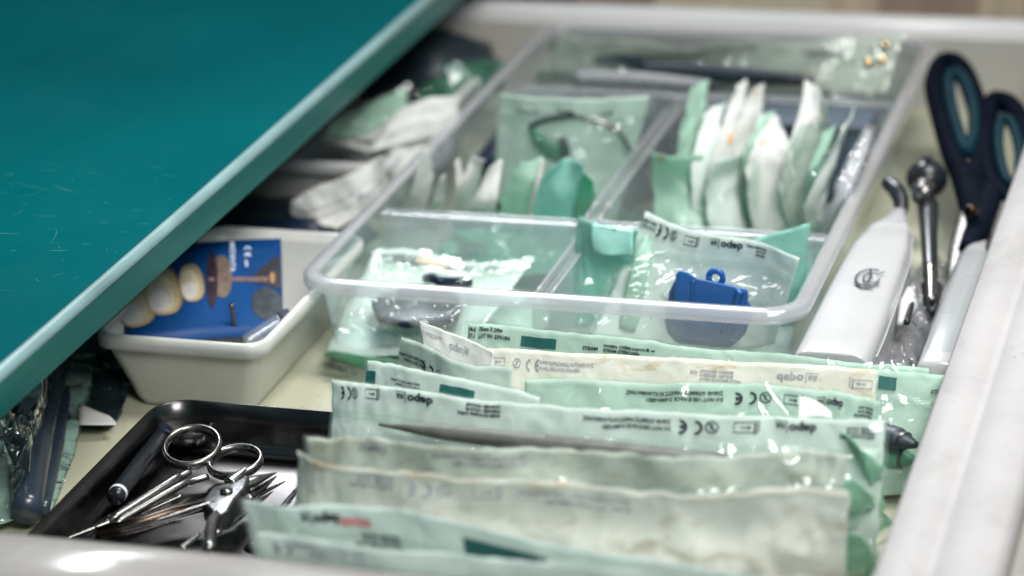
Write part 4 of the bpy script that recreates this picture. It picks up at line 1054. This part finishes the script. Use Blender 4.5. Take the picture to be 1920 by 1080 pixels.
for (x, y) in ((1628, 118), (1655, 114), (1660, 85)):
    c_ = P(x, y, 6.4)
    part('stud', gridmesh(lambda u, v: c_ + V3((math.cos(6.2832 * u) * math.sin(3.1416 * v), math.sin(6.2832 * u) * math.sin(3.1416 * v), math.cos(3.1416 * v))) * .28, 14, 8, closed=True), 'gold_stud', t)
pouch('soft white pouch low in the left of the back compartment', [P(1010, 128, 4.4), P(1100, 130, 4.4), P(1180, 150, 4.2)], [P(1000, 165, 2.6), P(1100, 168, 2.6), P(1180, 170, 2.6)], 121, back_mat='pale_paper', film_mat='soft_film', amp=.2, belly=.3, seal=False)

# ================================================================== RIGHT CHANNEL
hp = thing('curing_lamp_handpiece', 'white dental handpiece with a swirl emblem and black tip right of the clear tray', 'handpiece', tuple(P(1580, 640, .3)))
secs = [((1556, 725, 2.6), 1.62, 1.5), ((1570, 695, 2.6), 1.62, 1.5), ((1590, 650, 2.6), 1.62, 1.5), ((1628, 560, 2.7), 1.5, 1.45), ((1650, 505, 2.8), 1.38, 1.35), ((1668, 462, 2.9), 1.0, 1.1), ((1680, 428, 3.0), .5, .65), ((1687, 402, 3.1), .28, .35)]
cs = [P(*s[0]) for s in secs]
def hp_ring(i):
    c_ = cs[i]; d = (cs[min(i + 1, 7)] - cs[max(i - 1, 0)]).normalized()
    a = d.cross(V3((0, 0, 1))).normalized(); b = a.cross(d).normalized()
    w, h = secs[i][1], secs[i][2]
    out_ = []
    for k in range(28):
        an = 2 * math.pi * k / 28; ca, sa = math.cos(an), math.sin(an); e = .36
        out_.append(c_ + a * (w * abs(ca) ** e * (1 if ca > 0 else -1)) + b * (h * abs(sa) ** (e + .1) * (1 if sa > 0 else -1)))
    return out_
part('body', loft([hp_ring(i) for i in range(8)]), 'handpiece_white', hp, bevel=.1)
part('tip', tube([P(1687, 404, 3.1), P(1690, 385, 3.4), P(1683, 360, 3.8), P(1664, 342, 4.0)], [.3, .36, .42, .34], 14), 'black_plastic', hp)
sb = P(1700, 590, 2.7)
part('side_button', tube([P(1688, 610, 2.8), P(1702, 575, 3.0), P(1706, 545, 3.0)], [.15, .45, .2], 12), 'grey_plastic', hp)
part('slider', tube([P(1700, 605, 3.2), P(1712, 560, 3.2)], [.14, .14], 8), 'black_plastic', hp)
part('seam', tube(hp_ring(5), .03, 6, 56, closed=True), 'grey_plastic', hp)
part('seam', tube([hp_ring(i)[1] + V3((.02, 0, .0)) for i in range(1, 6)], .03, 6, 30), 'grey_plastic', hp)
# emblem drawn flat on the top face
ec = P(1630, 520, 4.26)
ex = (cs[4] - cs[2]).normalized(); ey = V3((0, 0, 1)).cross(ex).normalized()
em = j2([stroke2d(arc(0, 0, .52, 60, 330, 20), .09), stroke2d(arc(.1, -.02, .32, 120, 360, 14), .07), stroke2d([(-.1, .55), (.05, .1), (.0, -.35)], .1), stroke2d([(.28, .25), (.5, .42)], .06), stroke2d([(-.5, -.35), (-.15, -.62), (.3, -.6)], .07)])
_up = ex.cross(ey).normalized()
if _up.z < 0: _up = -_up
part('emblem', ([ec + ex * y * 1.75 - ey * x * 1.1 + _up * .0 for x, y in em[0]], em[1]), 'ink', hp, smooth=False)

t = thing('spring_gauge', 'black and chrome instrument with a round head and a thin stem', 'instrument', tuple(P(1742, 560, 1)))
hc = P(1738, 335, 3.6)
part('head', gridmesh(lambda u, v: hc + V3((math.cos(6.2832 * u) * math.sin(3.1416 * v) * 1.0, math.sin(6.2832 * u) * math.sin(3.1416 * v) * 1.0, math.cos(3.1416 * v) * .95)), 20, 12, closed=True), 'black_plastic', t)
part('chrome_face', tube([P(1736, 350, 4.0) + V3((0, -.5, 0)), P(1736, 352, 4.0) + V3((0, -1.15, 0))], [.62, .5], 16, up=(0, 0, 1)), 'steel', t)
part('knob', tube([P(1738, 306, 4.4), P(1738, 294, 4.7)], .22, 10), 'black_plastic', t)
part('stem', tube([P(1740, 385, 3.4), P(1742, 450, 3.0), P(1745, 520, 2.4)], [.5, .38, .34], 12), 'black_plastic', t)
part('chrome_tip', tube([P(1745, 500, 2.7), P(1746, 535, 2.4), P(1746, 565, 2.1)], [.28, .24, .2], 12), 'steel', t)
part('foot', tube([P(1746, 540, 1.9), P(1746, 590, 1.5)], [.5, .3], 12), 'black_plastic', t)

sc = thing('scissors', 'large scissors with navy and teal handles standing at the right rear', 'scissors', tuple(P(1810, 500, .5)))
l1 = [P(x, y, z) for x, y, z in [(1768, 120, 5.3), (1752, 160, 5.0), (1766, 225, 4.4), (1790, 300, 3.8), (1818, 345, 3.5), (1838, 300, 3.8), (1838, 235, 4.4), (1822, 170, 5.0), (1798, 125, 5.4)]]
part('handle_loop', tube(l1, .54, 12, 60, closed=True, flat=1.1), 'navy_plastic', sc)
l1i = [P(x, y, z) for x, y, z in [(1783, 140, 5.5), (1780, 180, 5.1), (1795, 240, 4.6), (1812, 285, 4.2), (1826, 250, 4.5), (1824, 200, 5.0), (1806, 150, 5.5)]]
part('soft_insert', tube(l1i, .32, 10, 50, closed=True, flat=1.2), 'teal_rubber', sc)
l2 = [P(x, y, z) for x, y, z in [(1862, 192, 4.6), (1850, 240, 4.3), (1850, 300, 3.9), (1862, 350, 3.5), (1895, 378, 3.4), (1925, 340, 3.7), (1925, 270, 4.2), (1900, 205, 4.7)]]
part('handle_loop', tube(l2, .52, 12, 60, closed=True, flat=1.1), 'navy_plastic', sc)
l2i = [P(x, y, z) for x, y, z in [(1878, 225, 4.8), (1872, 270, 4.5), (1884, 330, 4.0), (1905, 345, 3.9), (1912, 290, 4.4), (1898, 235, 4.8)]]
part('soft_insert', tube(l2i, .26, 10, 50, closed=True, flat=1.2), 'teal_rubber', sc)
part('neck', tube([P(1815, 330, 3.7), P(1832, 400, 3.0), P(1838, 460, 2.6)], [.85, .8, .5], 12, flat=.7), 'navy_plastic', sc)
part('neck', tube([P(1870, 350, 3.5), P(1840, 420, 3.0), P(1815, 470, 2.6)], [.8, .7, .5], 12, flat=.7), 'navy_plastic', sc)
part('blade', tube([P(1822, 385, 3.2), P(1800, 480, 2.4), P(1778, 640, 1.4)], [.5, .55, .15], 10, flat=.3), 'steel', sc)
part('blade', tube([P(1850, 400, 3.0), P(1828, 500, 2.2), P(1795, 640, 1.3)], [.5, .55, .15], 10, flat=.3), 'worn_steel', sc)
ps = P(1821, 388, 3.9)
part('pivot_screw', tube([ps + V3((0, 0, -.3)), ps, ps + V3((0, 0, .12))], [.34, .34, .2], 14), 'gold_handle', sc)

bx = thing('white_tube_box', 'long white rounded plastic case along the right drawer wall', 'case', (28.2, 6, .05))
def bsec(y, w, h, z): return [V3((28.25 + w * (abs(math.cos(2 * math.pi * k / 24)) ** .5) * (1 if math.cos(2 * math.pi * k / 24) > 0 else -1), y, z + h * (abs(math.sin(2 * math.pi * k / 24)) ** .5) * (1 if math.sin(2 * math.pi * k / 24) > 0 else -1))) for k in range(24)]
part('case_body', loft([bsec(-1.2, .85, 1.35, 1.9), bsec(-.9, .95, 1.5, 1.9), bsec(6, .95, 1.5, 1.9), bsec(12, .95, 1.4, 1.85), bsec(15.5, .8, 1.1, 1.6), bsec(16, .5, .8, 1.5)]), 'handpiece_white', bx)
part('end_hole', tube([(28.2, -1.32, 1.5), (28.2, -1.1, 1.5)], .42, 14), 'gold_handle', bx)
part('clear_cover', loft([bsec(-.2, 1.02, 1.58, 1.92), bsec(6, 1.02, 1.58, 1.92), bsec(12, 1.02, 1.48, 1.87)], False, False), 'tray_plastic', bx)
pb = thing('plastic_bag', 'crinkled clear bag lying on the floor between the handpiece and the white case', 'bag', (26, 4, .05))
def bagf(u, v):
    x = 24.2 + 3.2 * u; y = -2.0 + 17 * v
    z = .25 + 1.3 * math.sin(math.pi * u) * (0.8 + .4 * math.sin(3 * v)) + .5 * noise.noise(V3((x * .9, y * .6, 0))) + .45 * abs(noise.noise(V3((x * 1.6, y * 1.2, 4))))
    return V3((x, y, max(.08, z)))
part('film', gridmesh(bagf, 30, 90), 'bag_film', pb)
part('liner', gridmesh(lambda u, v: bagf(u, v) * 1.0 - V3((0, 0, .12)), 20, 60), 'bag_film', pb)
t = thing('steel_rod', 'thin steel rod end beside the scissors blades at the ledge', 'rod', tuple(P(1890, 380, 2)))
part('shaft', tube([P(1895, 368, 3.2), P(1860, 480, 2.9), P(1835, 600, 2.8)], [.5, .4, .35], 12), 'steel', t)
part('tip', tube([P(1895, 368, 3.2), P(1897, 360, 3.3)], [.5, .3], 12), 'steel', t)

# ================================================================== LEFT REAR
open_bin('grey_bin', 'shallow grey bin with rolled edge behind the white bin', 'bin', -12.5, -1.9, 18.6, 36, 3.3, 1.0, 'grey_plastic', lip=.5)
pouch('big white folded pouch sweeping over the grey bin', [P(700, 262, 4.4), P(740, 215, 5.0), P(800, 185, 5.4), P(862, 182, 5.4)], [P(610, 262, 3.5), P(680, 285, 3.6), P(760, 270, 3.6), P(850, 250, 3.8)], 131, front='paper', back_mat='white_paper', film_mat='soft_film', amp=.35, belly=.5, seal=False)
pouch('green and white pouch lying behind the teal edge', [P(620, 230, 4.2), P(700, 190, 4.6), P(760, 165, 4.8)], [P(610, 262, 3.4), P(690, 255, 3.4), P(770, 220, 3.6)], 132, back_mat='soft_green_sheet', film_mat='soft_film', amp=.35, belly=.4, seal=False)
pouch('dim green pouch at the far left corner of the drawer', [P(800, 128, 3.8), P(870, 115, 4.2), P(960, 118, 4.0)], [P(780, 205, 2.0), P(860, 200, 2.0), P(910, 190, 2.0)], 133, back_mat='leaf_green', film_mat='dark_film', amp=.4, belly=.5, seal=False)
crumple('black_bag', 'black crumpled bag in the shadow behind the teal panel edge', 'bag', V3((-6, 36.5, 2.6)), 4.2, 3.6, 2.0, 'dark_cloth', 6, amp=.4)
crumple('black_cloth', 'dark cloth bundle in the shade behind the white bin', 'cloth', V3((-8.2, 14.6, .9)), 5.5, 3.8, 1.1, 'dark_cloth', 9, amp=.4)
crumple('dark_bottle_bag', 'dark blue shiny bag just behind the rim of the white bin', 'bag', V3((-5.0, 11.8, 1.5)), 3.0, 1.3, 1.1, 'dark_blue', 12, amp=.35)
t, sf, L, H = pouch('crumpled white printed packet beside the left wall of the clear tray', [P(548, 378, 3.0), P(600, 350, 3.6), P(660, 325, 4.0), P(720, 290, 4.3)], [P(560, 430, 1.4), P(620, 432, 1.6), P(680, 400, 2.0), P(740, 350, 2.4)], 135, front='paper', back_mat='white_paper', film_mat='bag_film', amp=.45, freq=1.8, belly=.6, seal=False,
      prints=[([('warn', .8, 1.5, 1.3), ('logo', 3.6, 1.5, 1.3)], 'up', 'faint_ink')])
crumple('white_packet', 'soft grey white packet wedged between the grey bin and the clear tray', 'packet', V3((-2.6, 24.2, 2.2)), 1.9, 4.2, 1.9, 'white_paper', 15, amp=.3)
